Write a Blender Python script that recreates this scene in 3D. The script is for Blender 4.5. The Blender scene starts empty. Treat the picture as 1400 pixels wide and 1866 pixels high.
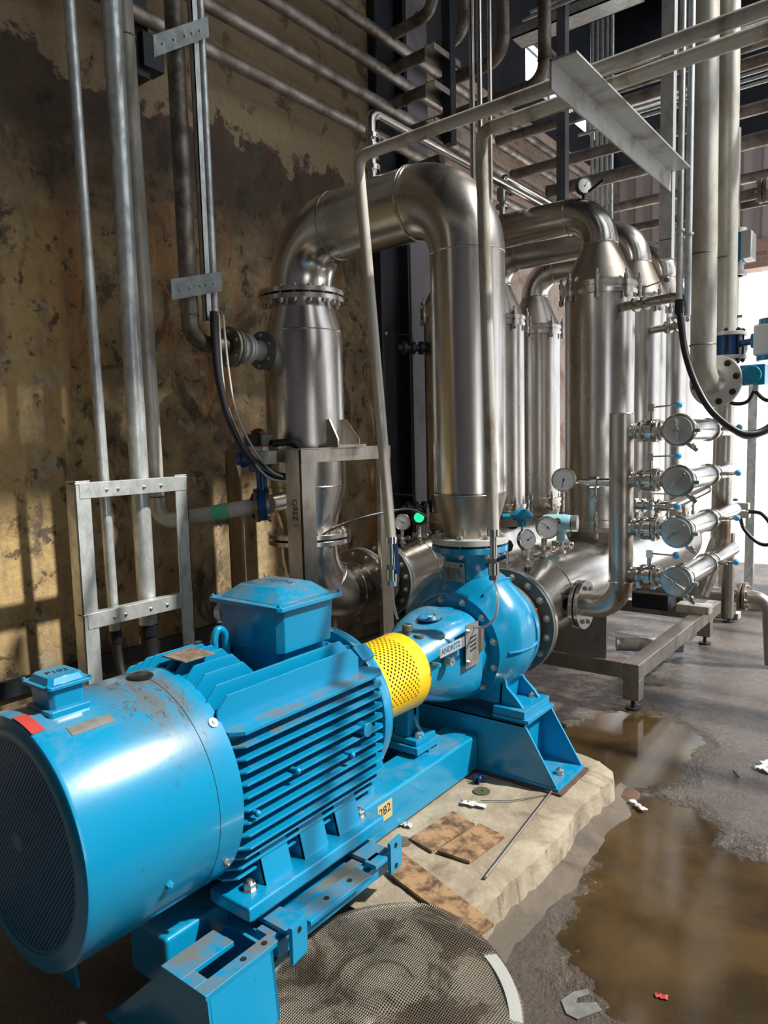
import bpy, bmesh, math, random
from mathutils import Vector, Matrix
PI = math.pi
S = bpy.context.scene
COL = S.collection
random.seed(7)
V = Vector

# ------------------------------------------------------------------ camera, world, sun, exposure
cam = bpy.data.objects.new('camera', bpy.data.cameras.new('camera')); COL.objects.link(cam)
cam.data.sensor_fit = 'VERTICAL'; cam.data.sensor_height = 36.0; cam.data.sensor_width = 27.0
cam.data.lens = 1320.0 / 1866.0 * 36.0
cam.data.clip_start = 0.05; cam.data.clip_end = 300
_R = ((0.793, -0.041, 0.608), (0.609, 0.094, -0.788), (-0.025, 0.995, 0.099))   # rows: world x, y, z
cm = Matrix(_R).to_4x4(); cm.translation = (0, 0, 1.55); cam.matrix_world = cm
S.camera = cam
S.view_settings.view_transform = 'Standard'; S.view_settings.look = 'None'
S.view_settings.gamma = 1.0; S.view_settings.exposure = 0.30
S.view_settings.use_curve_mapping = False

W = bpy.data.worlds.new('world'); S.world = W; W.use_nodes = True
bg = W.node_tree.nodes['Background']; bg.inputs[0].default_value = (0.88, 0.93, 1.0, 1); bg.inputs[1].default_value = 1.30

def lamp(name, kind, loc, energy, color=(1, 1, 1), to=None, **k):
    d = bpy.data.lights.new(name, kind); d.energy = energy; d.color = color
    for a, b in k.items(): setattr(d, a, b)
    o = bpy.data.objects.new(name, d); COL.objects.link(o); o.location = loc
    if to is not None: o.rotation_euler = (V(to) - V(loc)).to_track_quat('-Z', 'Y').to_euler()
    return o
SD = V((0.60, 0.27, 0.75))
lamp('sun', 'SUN', SD * 10, 5.2, (1.0, 0.97, 0.90), (0, 0, 0), angle=math.radians(1.6))

# ------------------------------------------------------------------ materials
def newmat(name):
    m = bpy.data.materials.new(name); m.use_nodes = True
    nt = m.node_tree; b = nt.nodes['Principled BSDF']
    return m, nt, b
def N(nt, t, **k):
    n = nt.nodes.new(t)
    for a, b in k.items(): setattr(n, a, b)
    return n
def L(nt, a, b): nt.links.new(a, b)
def coords(nt, scale=(1, 1, 1), kind='Object', rot=(0, 0, 0)):
    tc = N(nt, 'ShaderNodeTexCoord'); mp = N(nt, 'ShaderNodeMapping')
    mp.inputs['Scale'].default_value = scale; mp.inputs['Rotation'].default_value = rot
    L(nt, tc.outputs[kind], mp.inputs[0]); return mp.outputs[0]
def noise(nt, co, scale, detail=5, rough=0.6, dist=0.0):
    n = N(nt, 'ShaderNodeTexNoise'); n.inputs['Scale'].default_value = scale
    n.inputs['Detail'].default_value = detail; n.inputs['Roughness'].default_value = rough
    n.inputs['Distortion'].default_value = dist
    L(nt, co, n.inputs['Vector']); return n.outputs['Fac']
def ramp(nt, f, a, b, va=0.0, vb=1.0):
    r = N(nt, 'ShaderNodeMapRange'); r.inputs[1].default_value = a; r.inputs[2].default_value = b
    r.inputs[3].default_value = va; r.inputs[4].default_value = vb; r.clamp = True
    L(nt, f, r.inputs[0]); return r.outputs[0]
def mixc(nt, fac, c1, c2):
    m = N(nt, 'ShaderNodeMix', data_type='RGBA')
    if isinstance(fac, (int, float)): m.inputs[0].default_value = fac
    else: L(nt, fac, m.inputs[0])
    for i, c in ((6, c1), (7, c2)):
        if isinstance(c, tuple): m.inputs[i].default_value = (*c, 1)
        else: L(nt, c, m.inputs[i])
    return m.outputs[2]
def mth(nt, op, a, b=0.0, c=0.0):
    m = N(nt, 'ShaderNodeMath', operation=op)
    for i, v in enumerate((a, b, c)):
        if isinstance(v, (int, float)): m.inputs[i].default_value = v
        else: L(nt, v, m.inputs[i])
    return m.outputs[0]
def bump(nt, b, h, strength=0.3, dist=0.01):
    n = N(nt, 'ShaderNodeBump'); n.inputs['Strength'].default_value = strength; n.inputs['Distance'].default_value = dist
    L(nt, h, n.inputs['Height']); L(nt, n.outputs[0], b.inputs['Normal'])

def mat_metal(name, c, rough, c2=None, s=6.0, sc=(1, 1, 1), bmp=0.05, lo=0.42, hi=0.62, metal=1.0, rvar=0.12):
    m, nt, b = newmat(name); co = coords(nt, sc)
    n1 = noise(nt, co, s, 6, 0.62, 0.3)
    f = ramp(nt, n1, lo, hi)
    L(nt, mixc(nt, f, c, c2 or tuple(x * 0.6 for x in c)), b.inputs['Base Color'])
    n2 = noise(nt, co, s * 4, 4)
    L(nt, ramp(nt, mth(nt, 'ADD', mth(nt, 'MULTIPLY', f, 0.5), mth(nt, 'MULTIPLY', n2, 0.5)), 0.2, 0.8, rough, rough + rvar), b.inputs['Roughness'])
    b.inputs['Metallic'].default_value = metal
    if bmp: bump(nt, b, n2, bmp, 0.004)
    return m
def mat_plain(name, c, rough=0.5, metal=0.0, c2=None, s=8.0, lo=0.5, hi=0.7, bmp=0.0, coat=0.0):
    m, nt, b = newmat(name)
    if c2 is not None:
        co = coords(nt); f = ramp(nt, noise(nt, co, s, 7, 0.65, 0.2), lo, hi)
        L(nt, mixc(nt, f, c, c2), b.inputs['Base Color'])
        if bmp: bump(nt, b, noise(nt, co, s * 4, 5), bmp, 0.01)
    else: b.inputs['Base Color'].default_value = (*c, 1)
    b.inputs['Roughness'].default_value = rough; b.inputs['Metallic'].default_value = metal
    b.inputs['Coat Weight'].default_value = coat; b.inputs['Coat Roughness'].default_value = 0.12
    return m

M = {}
M['steel'] = mat_metal('stainless_steel', (0.74, 0.71, 0.67), 0.20, (0.54, 0.51, 0.47), 2.2, (1, 1, 0.35), 0.03)
M['steel_dull'] = mat_metal('dull_stainless', (0.50, 0.46, 0.41), 0.34, (0.30, 0.26, 0.21), 5.0, (1, 1, 0.5), 0.06)
M['steel_bright'] = mat_metal('bright_stainless', (0.66, 0.64, 0.60), 0.18, (0.50, 0.48, 0.44), 9.0)
M['galvdust'] = mat_metal('dusty_galvanised', (0.52, 0.53, 0.51), 0.42, (0.33, 0.30, 0.26), 9.0, (1, 1, 1), 0.08, lo=0.5, hi=0.68, metal=0.5)
M['galv'] = mat_metal('galvanised_steel', (0.70, 0.73, 0.71), 0.34, (0.50, 0.53, 0.52), 26.0, (1, 1, 0.6), 0.08, metal=0.6)
M['oldpipe'] = mat_metal('old_galvanised_pipe', (0.40, 0.36, 0.33), 0.42, (0.22, 0.18, 0.15), 7.0, (1, 1, 1), 0.12, metal=0.7)
M['darkpipe'] = mat_metal('dark_old_pipe', (0.24, 0.21, 0.18), 0.42, (0.10, 0.08, 0.06), 9.0, (1, 1, 1), 0.12, metal=0.6)
M['dirtypipe'] = mat_metal('dirty_white_pipe', (0.56, 0.53, 0.46), 0.42, (0.20, 0.16, 0.11), 9.0, (1, 1, 0.3), 0.12, lo=0.50, hi=0.68, metal=0.2)
M['ruststeel'] = mat_metal('heat_stained_steel', (0.56, 0.52, 0.46), 0.32, (0.24, 0.16, 0.10), 7.0, (1, 1, 0.6), 0.08, lo=0.50, hi=0.66, metal=0.85)
M['bracket'] = mat_metal('zinc_bracket', (0.34, 0.38, 0.37), 0.45, (0.24, 0.27, 0.26), 14.0, metal=0.5)
M['bolt'] = mat_metal('bolt_steel', (0.74, 0.71, 0.66), 0.34, (0.30, 0.27, 0.24), 30.0)
M['flange_grey'] = mat_plain('flange_grey_paint', (0.13, 0.15, 0.14), 0.42, 0.3, (0.20, 0.21, 0.20), 12)
M['darksteel'] = mat_plain('dark_steel_paint', (0.018, 0.021, 0.028), 0.45, 0.2, (0.035, 0.037, 0.042), 4)
M['rubber'] = mat_plain('black_rubber', (0.016, 0.016, 0.017), 0.38)
M['rubber_dusty'] = mat_plain('dusty_rubber', (0.045, 0.043, 0.038), 0.5, 0, (0.12, 0.11, 0.09), 8)
M['black'] = mat_plain('black_plastic', (0.012, 0.012, 0.014), 0.25)
M['white'] = mat_plain('white_enamel', (0.75, 0.76, 0.74), 0.35)
M['lightgrey'] = mat_plain('light_grey_cast', (0.55, 0.56, 0.53), 0.4, 0.3)
M['glass'] = None
M['ballblue'] = mat_plain('blue_knob', (0.10, 0.42, 0.72), 0.22, coat=0.4)
M['deepblue'] = mat_plain('deep_blue_paint', (0.006, 0.055, 0.20), 0.35, 0, (0.01, 0.03, 0.08), 12)
M['teal'] = mat_plain('teal_enamel', (0.01, 0.25, 0.42), 0.25, coat=0.3)
M['paleblue'] = mat_plain('pale_blue_enamel', (0.28, 0.58, 0.66), 0.3, coat=0.2)
M['brass'] = mat_metal('rusty_plate', (0.20, 0.14, 0.10), 0.55, (0.30, 0.24, 0.18), 30, metal=0.3)
M['wood'] = mat_plain('stained_board', (0.33, 0.20, 0.10), 0.7, 0, (0.085, 0.045, 0.022), 16, 0.44, 0.60, 0.2)
M['rustedge'] = mat_plain('rusty_shim', (0.10, 0.05, 0.03), 0.8, 0, (0.05, 0.03, 0.02), 20)
M['red'] = mat_plain('red_label', (0.45, 0.05, 0.04), 0.5)
M['sticker'] = mat_plain('tan_sticker', (0.50, 0.40, 0.19), 0.6)
M['ink'] = mat_plain('dark_ink', (0.01, 0.012, 0.02), 0.6)
M['bluelogo'] = mat_plain('blue_lettering', (0.02, 0.12, 0.25), 0.5)
M['greentape'] = mat_plain('green_tape', (0.12, 0.50, 0.30), 0.6)
M['nameplate'] = mat_metal('engraved_plate', (0.40, 0.40, 0.38), 0.4, (0.25, 0.24, 0.22), 20, metal=0.7)
M['plate_light'] = mat_metal('light_plate', (0.62, 0.66, 0.68), 0.35, (0.5, 0.53, 0.55), 20, metal=0.6)
M['washer'] = mat_plain('olive_washer', (0.10, 0.10, 0.05), 0.6, 0.3, (0.05, 0.05, 0.03), 30)
M['blackpit'] = mat_plain('hole_black', (0.004, 0.004, 0.004), 0.9)
M['roof'] = mat_plain('roof_sheet', (0.045, 0.05, 0.065), 0.5, 0.3, (0.025, 0.028, 0.035), 3)
M['purlin'] = mat_plain('purlin_steel', (0.16, 0.17, 0.19), 0.45, 0.4, (0.09, 0.09, 0.10), 4)

M['darkbolt'] = mat_plain('dark_bolt', (0.03, 0.027, 0.024), 0.4, 0.5)
M['lightpipe'] = mat_metal('light_stained_pipe', (0.60, 0.58, 0.52), 0.42, (0.40, 0.37, 0.31), 8.0, (1, 1, 0.4), 0.1, metal=0.35)
M['glassdome'] = mat_plain('smoked_dome', (0.10, 0.02, 0.015), 0.08)
def mk_blue(name, scr=False, dirty=False):
    m, nt, b = newmat(name); co = coords(nt)
    dust = ramp(nt, noise(nt, co, 3.2, 8, 0.7, 0.5), 0.52, 0.76)
    geo = N(nt, 'ShaderNodeNewGeometry'); sx = N(nt, 'ShaderNodeSeparateXYZ'); L(nt, geo.outputs['Normal'], sx.inputs[0])
    up = ramp(nt, sx.outputs[2], 0.55, 0.98)                         # dust settles on upward faces
    dust = mth(nt, 'MULTIPLY', mth(nt, 'MULTIPLY', dust, up), 0.75)
    if dirty: dust = mth(nt, 'MULTIPLY', mth(nt, 'MULTIPLY', ramp(nt, noise(nt, co, 9.0, 8, 0.75, 0.4), 0.44, 0.60), up), 0.9)
    c = mixc(nt, dust, (0.002, 0.235, 0.44), (0.15, 0.135, 0.10) if dirty else (0.20, 0.23, 0.23))
    chips = ramp(nt, noise(nt, co, 38, 4, 0.6), 0.70, 0.76)
    c = mixc(nt, mth(nt, 'MULTIPLY', chips, 0.5), c, (0.05, 0.05, 0.05))
    if scr:   # grey-black grime running down from the crown of the fan cowl
        tc = N(nt, 'ShaderNodeTexCoord'); sp = N(nt, 'ShaderNodeSeparateXYZ'); L(nt, tc.outputs['Object'], sp.inputs[0])
        ang = mth(nt, 'ARCTAN2', mth(nt, 'SUBTRACT', sp.outputs[0], -1.65), mth(nt, 'SUBTRACT', sp.outputs[2], 0.65))
        cb = N(nt, 'ShaderNodeCombineXYZ'); L(nt, mth(nt, 'MULTIPLY', ang, 1.3), cb.inputs[0]); L(nt, mth(nt, 'MULTIPLY', sp.outputs[1], 9.0), cb.inputs[1])
        st = ramp(nt, noise(nt, cb.outputs[0], 2.6, 8, 0.76, 0.5), 0.36, 0.50)
        ya = ramp(nt, sp.outputs[1], 0.88, 1.0); yb = ramp(nt, sp.outputs[1], 1.13, 1.09)
        aa = ramp(nt, ang, 1.20, 0.50)
        g = mth(nt, 'MULTIPLY', mth(nt, 'MULTIPLY', st, ya), mth(nt, 'MULTIPLY', yb, aa))
        c = mixc(nt, mth(nt, 'MULTIPLY', g, 0.85), c, (0.13, 0.125, 0.11))
        st2 = ramp(nt, noise(nt, cb.outputs[0], 5.5, 7, 0.75, 0.8), 0.55, 0.63)
        g2 = mth(nt, 'MULTIPLY', mth(nt, 'MULTIPLY', st2, ya), mth(nt, 'MULTIPLY', yb, ramp(nt, ang, 1.45, 0.6)))
        c = mixc(nt, mth(nt, 'MULTIPLY', g2, 0.9), c, (0.03, 0.03, 0.03))
    L(nt, c, b.inputs['Base Color'])
    L(nt, ramp(nt, dust, 0.0, 0.6, 0.27, 0.6), b.inputs['Roughness'])
    b.inputs['Coat Weight'].default_value = 0.5; b.inputs['Coat Roughness'].default_value = 0.10
    bump(nt, b, noise(nt, co, 60, 3), 0.04, 0.003)
    return m
M['blue'] = mk_blue('pump_blue_paint'); M['bluecowl'] = mk_blue('cowl_blue_paint', True); M['bluedirty'] = mk_blue('grimy_blue_paint', False, True)

def holes(nt, b, out_mask):
    """turn the mask (1 = hole) into real see-through perforation"""
    mo = nt.nodes['Material Output']; mx = N(nt, 'ShaderNodeMixShader'); tr = N(nt, 'ShaderNodeBsdfTransparent')
    L(nt, out_mask, mx.inputs[0]); L(nt, b.outputs[0], mx.inputs[1]); L(nt, tr.outputs[0], mx.inputs[2]); L(nt, mx.outputs[0], mo.inputs[0])
def mk_grille():
    m, nt, b = newmat('perforated_cowl_end')
    tc = N(nt, 'ShaderNodeTexCoord'); sp = N(nt, 'ShaderNodeSeparateXYZ'); L(nt, tc.outputs['Object'], sp.inputs[0])
    cb = N(nt, 'ShaderNodeCombineXYZ'); L(nt, mth(nt, 'MULTIPLY', sp.outputs[0], 1.0), cb.inputs[0]); L(nt, mth(nt, 'MULTIPLY', sp.outputs[2], 0.8), cb.inputs[1])
    mp = N(nt, 'ShaderNodeMapping'); mp.inputs['Rotation'].default_value = (0, 0, PI / 4); L(nt, cb.outputs[0], mp.inputs[0])
    vo = N(nt, 'ShaderNodeTexVoronoi', voronoi_dimensions='2D'); vo.inputs['Scale'].default_value = 118; vo.inputs['Randomness'].default_value = 0
    L(nt, mp.outputs[0], vo.inputs['Vector'])
    hole = mth(nt, 'LESS_THAN', vo.outputs['Distance'], 0.40)
    dx = mth(nt, 'SUBTRACT', sp.outputs[0], -1.65); dz = mth(nt, 'SUBTRACT', sp.outputs[2], 0.65)
    r = mth(nt, 'SQRT', mth(nt, 'ADD', mth(nt, 'MULTIPLY', dx, dx), mth(nt, 'MULTIPLY', dz, dz)))
    ring = mth(nt, 'MULTIPLY', mth(nt, 'LESS_THAN', r, 0.245), mth(nt, 'GREATER_THAN', r, 0.022))
    b.inputs['Base Color'].default_value = (0.006, 0.19, 0.42, 1); b.inputs['Roughness'].default_value = 0.3
    holes(nt, b, mth(nt, 'MULTIPLY', hole, ring)); return m
M['grille'] = mk_grille()
def mk_guard():
    m, nt, b = newmat('perforated_yellow_guard')
    tc = N(nt, 'ShaderNodeTexCoord'); sp = N(nt, 'ShaderNodeSeparateXYZ'); L(nt, tc.outputs['Object'], sp.inputs[0])
    ang = mth(nt, 'ARCTAN2', mth(nt, 'SUBTRACT', sp.outputs[0], -1.65), mth(nt, 'SUBTRACT', sp.outputs[2], 0.65))
    cb = N(nt, 'ShaderNodeCombineXYZ'); L(nt, mth(nt, 'MULTIPLY', ang, 0.145), cb.inputs[0]); L(nt, sp.outputs[1], cb.inputs[1])
    mp = N(nt, 'ShaderNodeMapping'); mp.inputs['Rotation'].default_value = (0, 0, PI / 4); L(nt, cb.outputs[0], mp.inputs[0])
    vo = N(nt, 'ShaderNodeTexVoronoi', voronoi_dimensions='2D'); vo.inputs['Scale'].default_value = 62; vo.inputs['Randomness'].default_value = 0
    L(nt, mp.outputs[0], vo.inputs['Vector'])
    hole = mth(nt, 'LESS_THAN', vo.outputs['Distance'], 0.27)
    a1 = mth(nt, 'MULTIPLY', mth(nt, 'LESS_THAN', ang, 1.95), mth(nt, 'GREATER_THAN', ang, -0.4))
    y1 = mth(nt, 'MULTIPLY', mth(nt, 'LESS_THAN', sp.outputs[1], 2.135), mth(nt, 'GREATER_THAN', sp.outputs[1], 1.97))
    co = coords(nt); f = ramp(nt, noise(nt, co, 9, 7, 0.7), 0.5, 0.72)
    geo = N(nt, 'ShaderNodeNewGeometry'); sx = N(nt, 'ShaderNodeSeparateXYZ'); L(nt, geo.outputs['Normal'], sx.inputs[0])
    f = mth(nt, 'MULTIPLY', f, ramp(nt, sx.outputs[2], 0.2, 0.9))
    L(nt, mixc(nt, mth(nt, 'MULTIPLY', f, 0.55), (0.84, 0.53, 0.010), (0.27, 0.19, 0.06)), b.inputs['Base Color'])
    b.inputs['Roughness'].default_value = 0.33; b.inputs['Coat Weight'].default_value = 0.2
    holes(nt, b, mth(nt, 'MULTIPLY', hole, mth(nt, 'MULTIPLY', a1, y1))); return m
M['yellow'] = mk_guard()
M['yellow_plain'] = mat_plain('yellow_paint', (0.83, 0.56, 0.012), 0.33, 0, (0.55, 0.36, 0.03), 9)
def mk_screen():
    m, nt, b = newmat('woven_wire_screen')
    co = coords(nt, (1, 1, 1))
    vo = N(nt, 'ShaderNodeTexVoronoi', voronoi_dimensions='2D'); vo.inputs['Scale'].default_value = 150; vo.inputs['Randomness'].default_value = 0.0
    L(nt, co, vo.inputs['Vector'])
    hole = mth(nt, 'LESS_THAN', vo.outputs['Distance'], 0.30)
    f = ramp(nt, noise(nt, co, 5, 7, 0.65, 0.8), 0.46, 0.54)
    L(nt, mixc(nt, f, (0.48, 0.41, 0.31), (0.22, 0.165, 0.115)), b.inputs['Base Color'])
    b.inputs['Metallic'].default_value = 0.5; b.inputs['Roughness'].default_value = 0.30
    bump(nt, b, vo.outputs['Distance'], 1.0, 0.010)
    holes(nt, b, hole); return m
M['screen'] = mk_screen()
def mk_glass():
    m, nt, b = newmat('clear_glass'); b.inputs['Transmission Weight'].default_value = 1.0
    b.inputs['Roughness'].default_value = 0.05; b.inputs['IOR'].default_value = 1.25; b.inputs['Base Color'].default_value = (0.93, 0.96, 0.95, 1); return m
M['glass'] = mk_glass()
def mk_film():
    m, nt, b = newmat('plastic_film'); b.inputs['Transmission Weight'].default_value = 0.55
    b.inputs['Roughness'].default_value = 0.2; b.inputs['IOR'].default_value = 1.1; b.inputs['Base Color'].default_value = (0.70, 0.66, 0.68, 1); return m
M['film'] = mk_film()
def mk_green():
    m, nt, b = newmat('green_display'); b.inputs['Base Color'].default_value = (0, 0.4, 0.1, 1)
    b.inputs['Emission Color'].default_value = (0.02, 1.0, 0.25, 1); b.inputs['Emission Strength'].default_value = 1.2; return m
M['display'] = mk_green()

def mk_wall():
    m, nt, b = newmat('stained_plaster')
    tc = N(nt, 'ShaderNodeTexCoord'); sp = N(nt, 'ShaderNodeSeparateXYZ'); L(nt, tc.outputs['Object'], sp.inputs[0])
    co = coords(nt); cs = coords(nt, (1, 1.0, 0.16)); cm_ = coords(nt, (1, 1.0, 0.55))
    big = noise(nt, cm_, 2.0, 8, 0.66, 0.6); big2 = noise(nt, co, 4.5, 9, 0.7, 0.3)
    strk = noise(nt, cs, 7.0, 6, 0.6, 0.2); fine = noise(nt, co, 26, 6, 0.7)
    c = mixc(nt, ramp(nt, big2, 0.40, 0.58), (0.52, 0.38, 0.20), (0.28, 0.20, 0.11))         # old plaster, two tones
    c = mixc(nt, mth(nt, 'MULTIPLY', ramp(nt, strk, 0.50, 0.64), 0.85), c, (0.42, 0.17, 0.035))  # rust runs
    och_lit = mth(nt, 'MULTIPLY', mth(nt, 'MULTIPLY', ramp(nt, sp.outputs[2], 2.9, 2.2), ramp(nt, sp.outputs[1], 2.6, 1.9)), ramp(nt, noise(nt, cs, 5.0, 7, 0.65, 0.3), 0.40, 0.56))
    c = mixc(nt, mth(nt, 'MULTIPLY', och_lit, 0.8), c, (0.62, 0.42, 0.17))  # ochre streaks; light on the lower near wall painted in too
    c = mixc(nt, mth(nt, 'MULTIPLY', ramp(nt, noise(nt, cm_, 3.1, 8, 0.72, 0.5), 0.54, 0.60), 0.72), c, (0.058, 0.040, 0.028))  # umber patches
    c = mixc(nt, mth(nt, 'MULTIPLY', ramp(nt, noise(nt, co, 9.0, 8, 0.7, 0.3), 0.57, 0.62), 0.8), c, (0.035, 0.03, 0.026))      # mould spots
    c = mixc(nt, mth(nt, 'MULTIPLY', ramp(nt, noise(nt, co, 6.5, 9, 0.72, 0.4), 0.60, 0.63), 0.9), c, (0.48, 0.41, 0.29))       # flaked pale plaster
    zz = mth(nt, 'ADD', sp.outputs[2], mth(nt, 'MULTIPLY', mth(nt, 'SUBTRACT', noise(nt, co, 3.4, 9, 0.72, 0.2), 0.5), 0.9))
    dark = mth(nt, 'MULTIPLY', ramp(nt, zz, 2.55, 3.0), ramp(nt, zz, 3.38, 3.34))                # broad dark tide band
    c = mixc(nt, mth(nt, 'MULTIPLY', dark, 0.86), c, (0.045, 0.031, 0.022))
    upper = ramp(nt, zz, 3.34, 3.38)
    cu = mixc(nt, mth(nt, 'MULTIPLY', ramp(nt, big2, 0.56, 0.62), 0.8), (0.36, 0.26, 0.15), (0.10, 0.07, 0.045))
    c = mixc(nt, upper, c, cu)
    c = mixc(nt, mth(nt, 'MULTIPLY', ramp(nt, sp.outputs[2], 0.75, 0.35), 0.6), c, (0.05, 0.04, 0.03))
    c = mixc(nt, ramp(nt, fine, 0.3, 0.8, 0.0, 0.35), c, (0.05, 0.04, 0.03))
    L(nt, c, b.inputs['Base Color']); b.inputs['Roughness'].default_value = 0.8
    bump(nt, b, mth(nt, 'ADD', big2, mth(nt, 'MULTIPLY', fine, 0.5)), 0.5, 0.02)
    return m
M['wall'] = mk_wall()
M['palewall'] = mat_plain('pinkish_plaster', (0.50, 0.40, 0.35), 0.8, 0, (0.30, 0.18, 0.12), 3.0, 0.48, 0.62, 0.3)
M['greycol'] = mat_plain('grey_column_paint', (0.22, 0.20, 0.23), 0.45, 0.1, (0.12, 0.11, 0.12), 2.5)
def mk_corr():
    m, nt, b = newmat('ribbed_cladding'); co = coords(nt)
    w = N(nt, 'ShaderNodeTexWave', wave_type='BANDS', bands_direction='X'); w.inputs['Scale'].default_value = 1.6
    L(nt, co, w.inputs['Vector'])
    L(nt, mixc(nt, ramp(nt, w.outputs['Fac'], 0.9, 1.0), (0.52, 0.46, 0.45), (0.30, 0.26, 0.25)), b.inputs['Base Color'])
    b.inputs['Roughness'].default_value = 0.6; bump(nt, b, w.outputs['Fac'], 0.4, 0.03); return m
M['cladding'] = mk_corr()
def mk_brick():
    m, nt, b = newmat('worn_brick'); tc = N(nt, 'ShaderNodeTexCoord'); sp = N(nt, 'ShaderNodeSeparateXYZ'); L(nt, tc.outputs['Object'], sp.inputs[0])
    cb = N(nt, 'ShaderNodeCombineXYZ'); L(nt, mth(nt, 'ADD', sp.outputs[0], sp.outputs[1]), cb.inputs[0]); L(nt, sp.outputs[2], cb.inputs[1])
    br = N(nt, 'ShaderNodeTexBrick'); br.inputs['Scale'].default_value = 4.0
    br.inputs['Color1'].default_value = (0.42, 0.24, 0.16, 1); br.inputs['Color2'].default_value = (0.55, 0.38, 0.28, 1); br.inputs['Mortar'].default_value = (0.6, 0.52, 0.45, 1)
    L(nt, cb.outputs[0], br.inputs['Vector'])
    f = ramp(nt, noise(nt, coords(nt), 5, 7, 0.7), 0.45, 0.62)
    L(nt, mixc(nt, f, br.outputs['Color'], (0.55, 0.47, 0.42)), b.inputs['Base Color']); b.inputs['Roughness'].default_value = 0.85; return m
M['brick'] = mk_brick()
def mk_floor():
    m, nt, b = newmat('wet_concrete_floor')
    tc = N(nt, 'ShaderNodeTexCoord'); sp = N(nt, 'ShaderNodeSeparateXYZ'); L(nt, tc.outputs['Object'], sp.inputs[0])
    co = coords(nt)
    wob = mth(nt, 'MULTIPLY', mth(nt, 'SUBTRACT', noise(nt, co, 2.2, 8, 0.7), 0.5), 1.3)
    def ell(cx, cy, rx, ry):
        dx = mth(nt, 'DIVIDE', mth(nt, 'SUBTRACT', sp.outputs[0], cx), rx); dy = mth(nt, 'DIVIDE', mth(nt, 'SUBTRACT', sp.outputs[1], cy), ry)
        d = mth(nt, 'SQRT', mth(nt, 'ADD', mth(nt, 'MULTIPLY', dx, dx), mth(nt, 'MULTIPLY', dy, dy)))
        return mth(nt, 'ADD', d, wob)
    d = mth(nt, 'MINIMUM', ell(-1.20, 3.45, 0.36, 0.62), ell(-0.45, 2.25, 0.52, 0.62))
    d = mth(nt, 'MINIMUM', d, ell(-0.85, 2.75, 0.25, 0.35))
    pud = ramp(nt, d, 1.10, 0.88)
    damp = ramp(nt, mth(nt, 'MINIMUM', d, ell(-1.75, 4.25, 0.75, 0.95)), 1.9, 1.0)
    n1 = noise(nt, co, 2.0, 7, 0.65, 0.3); n2 = noise(nt, co, 14, 8, 0.75); n3 = noise(nt, co, 70, 4, 0.7)
    dry = mixc(nt, ramp(nt, n1, 0.38, 0.62), (0.07, 0.052, 0.042), (0.17, 0.135, 0.112))
    dry = mixc(nt, ramp(nt, n2, 0.52, 0.7, 0, 0.7), dry, (0.10, 0.08, 0.065))
    wet = mixc(nt, ramp(nt, n1, 0.35, 0.65), (0.050, 0.035, 0.023), (0.090, 0.064, 0.042))
    muddy = mixc(nt, ramp(nt, n1, 0.4, 0.6), (0.075, 0.046, 0.018), (0.033, 0.021, 0.010))
    far = ramp(nt, sp.outputs[1], 3.6, 5.0)
    c = mixc(nt, mth(nt, 'MULTIPLY', damp, mth(nt, 'SUBTRACT', 1.0, mth(nt, 'MULTIPLY', far, 0.4))), dry, wet)
    c = mixc(nt, pud, c, muddy)
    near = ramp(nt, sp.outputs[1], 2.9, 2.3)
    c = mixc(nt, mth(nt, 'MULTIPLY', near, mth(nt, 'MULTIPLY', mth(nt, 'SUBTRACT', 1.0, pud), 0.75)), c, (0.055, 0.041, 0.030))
    glint_spk = mth(nt, 'MULTIPLY', ramp(nt, n3, 0.70, 0.74), ramp(nt, n2, 0.48, 0.60))  # pale specks: painted wet glints plus fine debris
    c = mixc(nt, mth(nt, 'MULTIPLY', glint_spk, 0.55), c, (0.42, 0.36, 0.29))
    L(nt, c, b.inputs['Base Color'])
    r0 = mth(nt, 'SUBTRACT', 0.46, mth(nt, 'MULTIPLY', damp, 0.24))
    r1 = mth(nt, 'SUBTRACT', r0, mth(nt, 'MULTIPLY', ramp(nt, n2, 0.46, 0.56), 0.14))
    rr = N(nt, 'ShaderNodeMix', data_type='FLOAT'); L(nt, pud, rr.inputs[0]); L(nt, r1, rr.inputs[2]); rr.inputs[3].default_value = 0.035
    L(nt, rr.outputs[0], b.inputs['Roughness'])
    h = mth(nt, 'MULTIPLY', mth(nt, 'ADD', mth(nt, 'ADD', n2, mth(nt, 'MULTIPLY', n3, 0.7)), mth(nt, 'MULTIPLY', n1, 1.0)), mth(nt, 'SUBTRACT', 1.0, mth(nt, 'MULTIPLY', pud, 0.985)))
    bump(nt, b, h, 0.8, 0.018)
    b.inputs['Specular IOR Level'].default_value = 0.6
    return m
M['floor'] = mk_floor()
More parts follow.
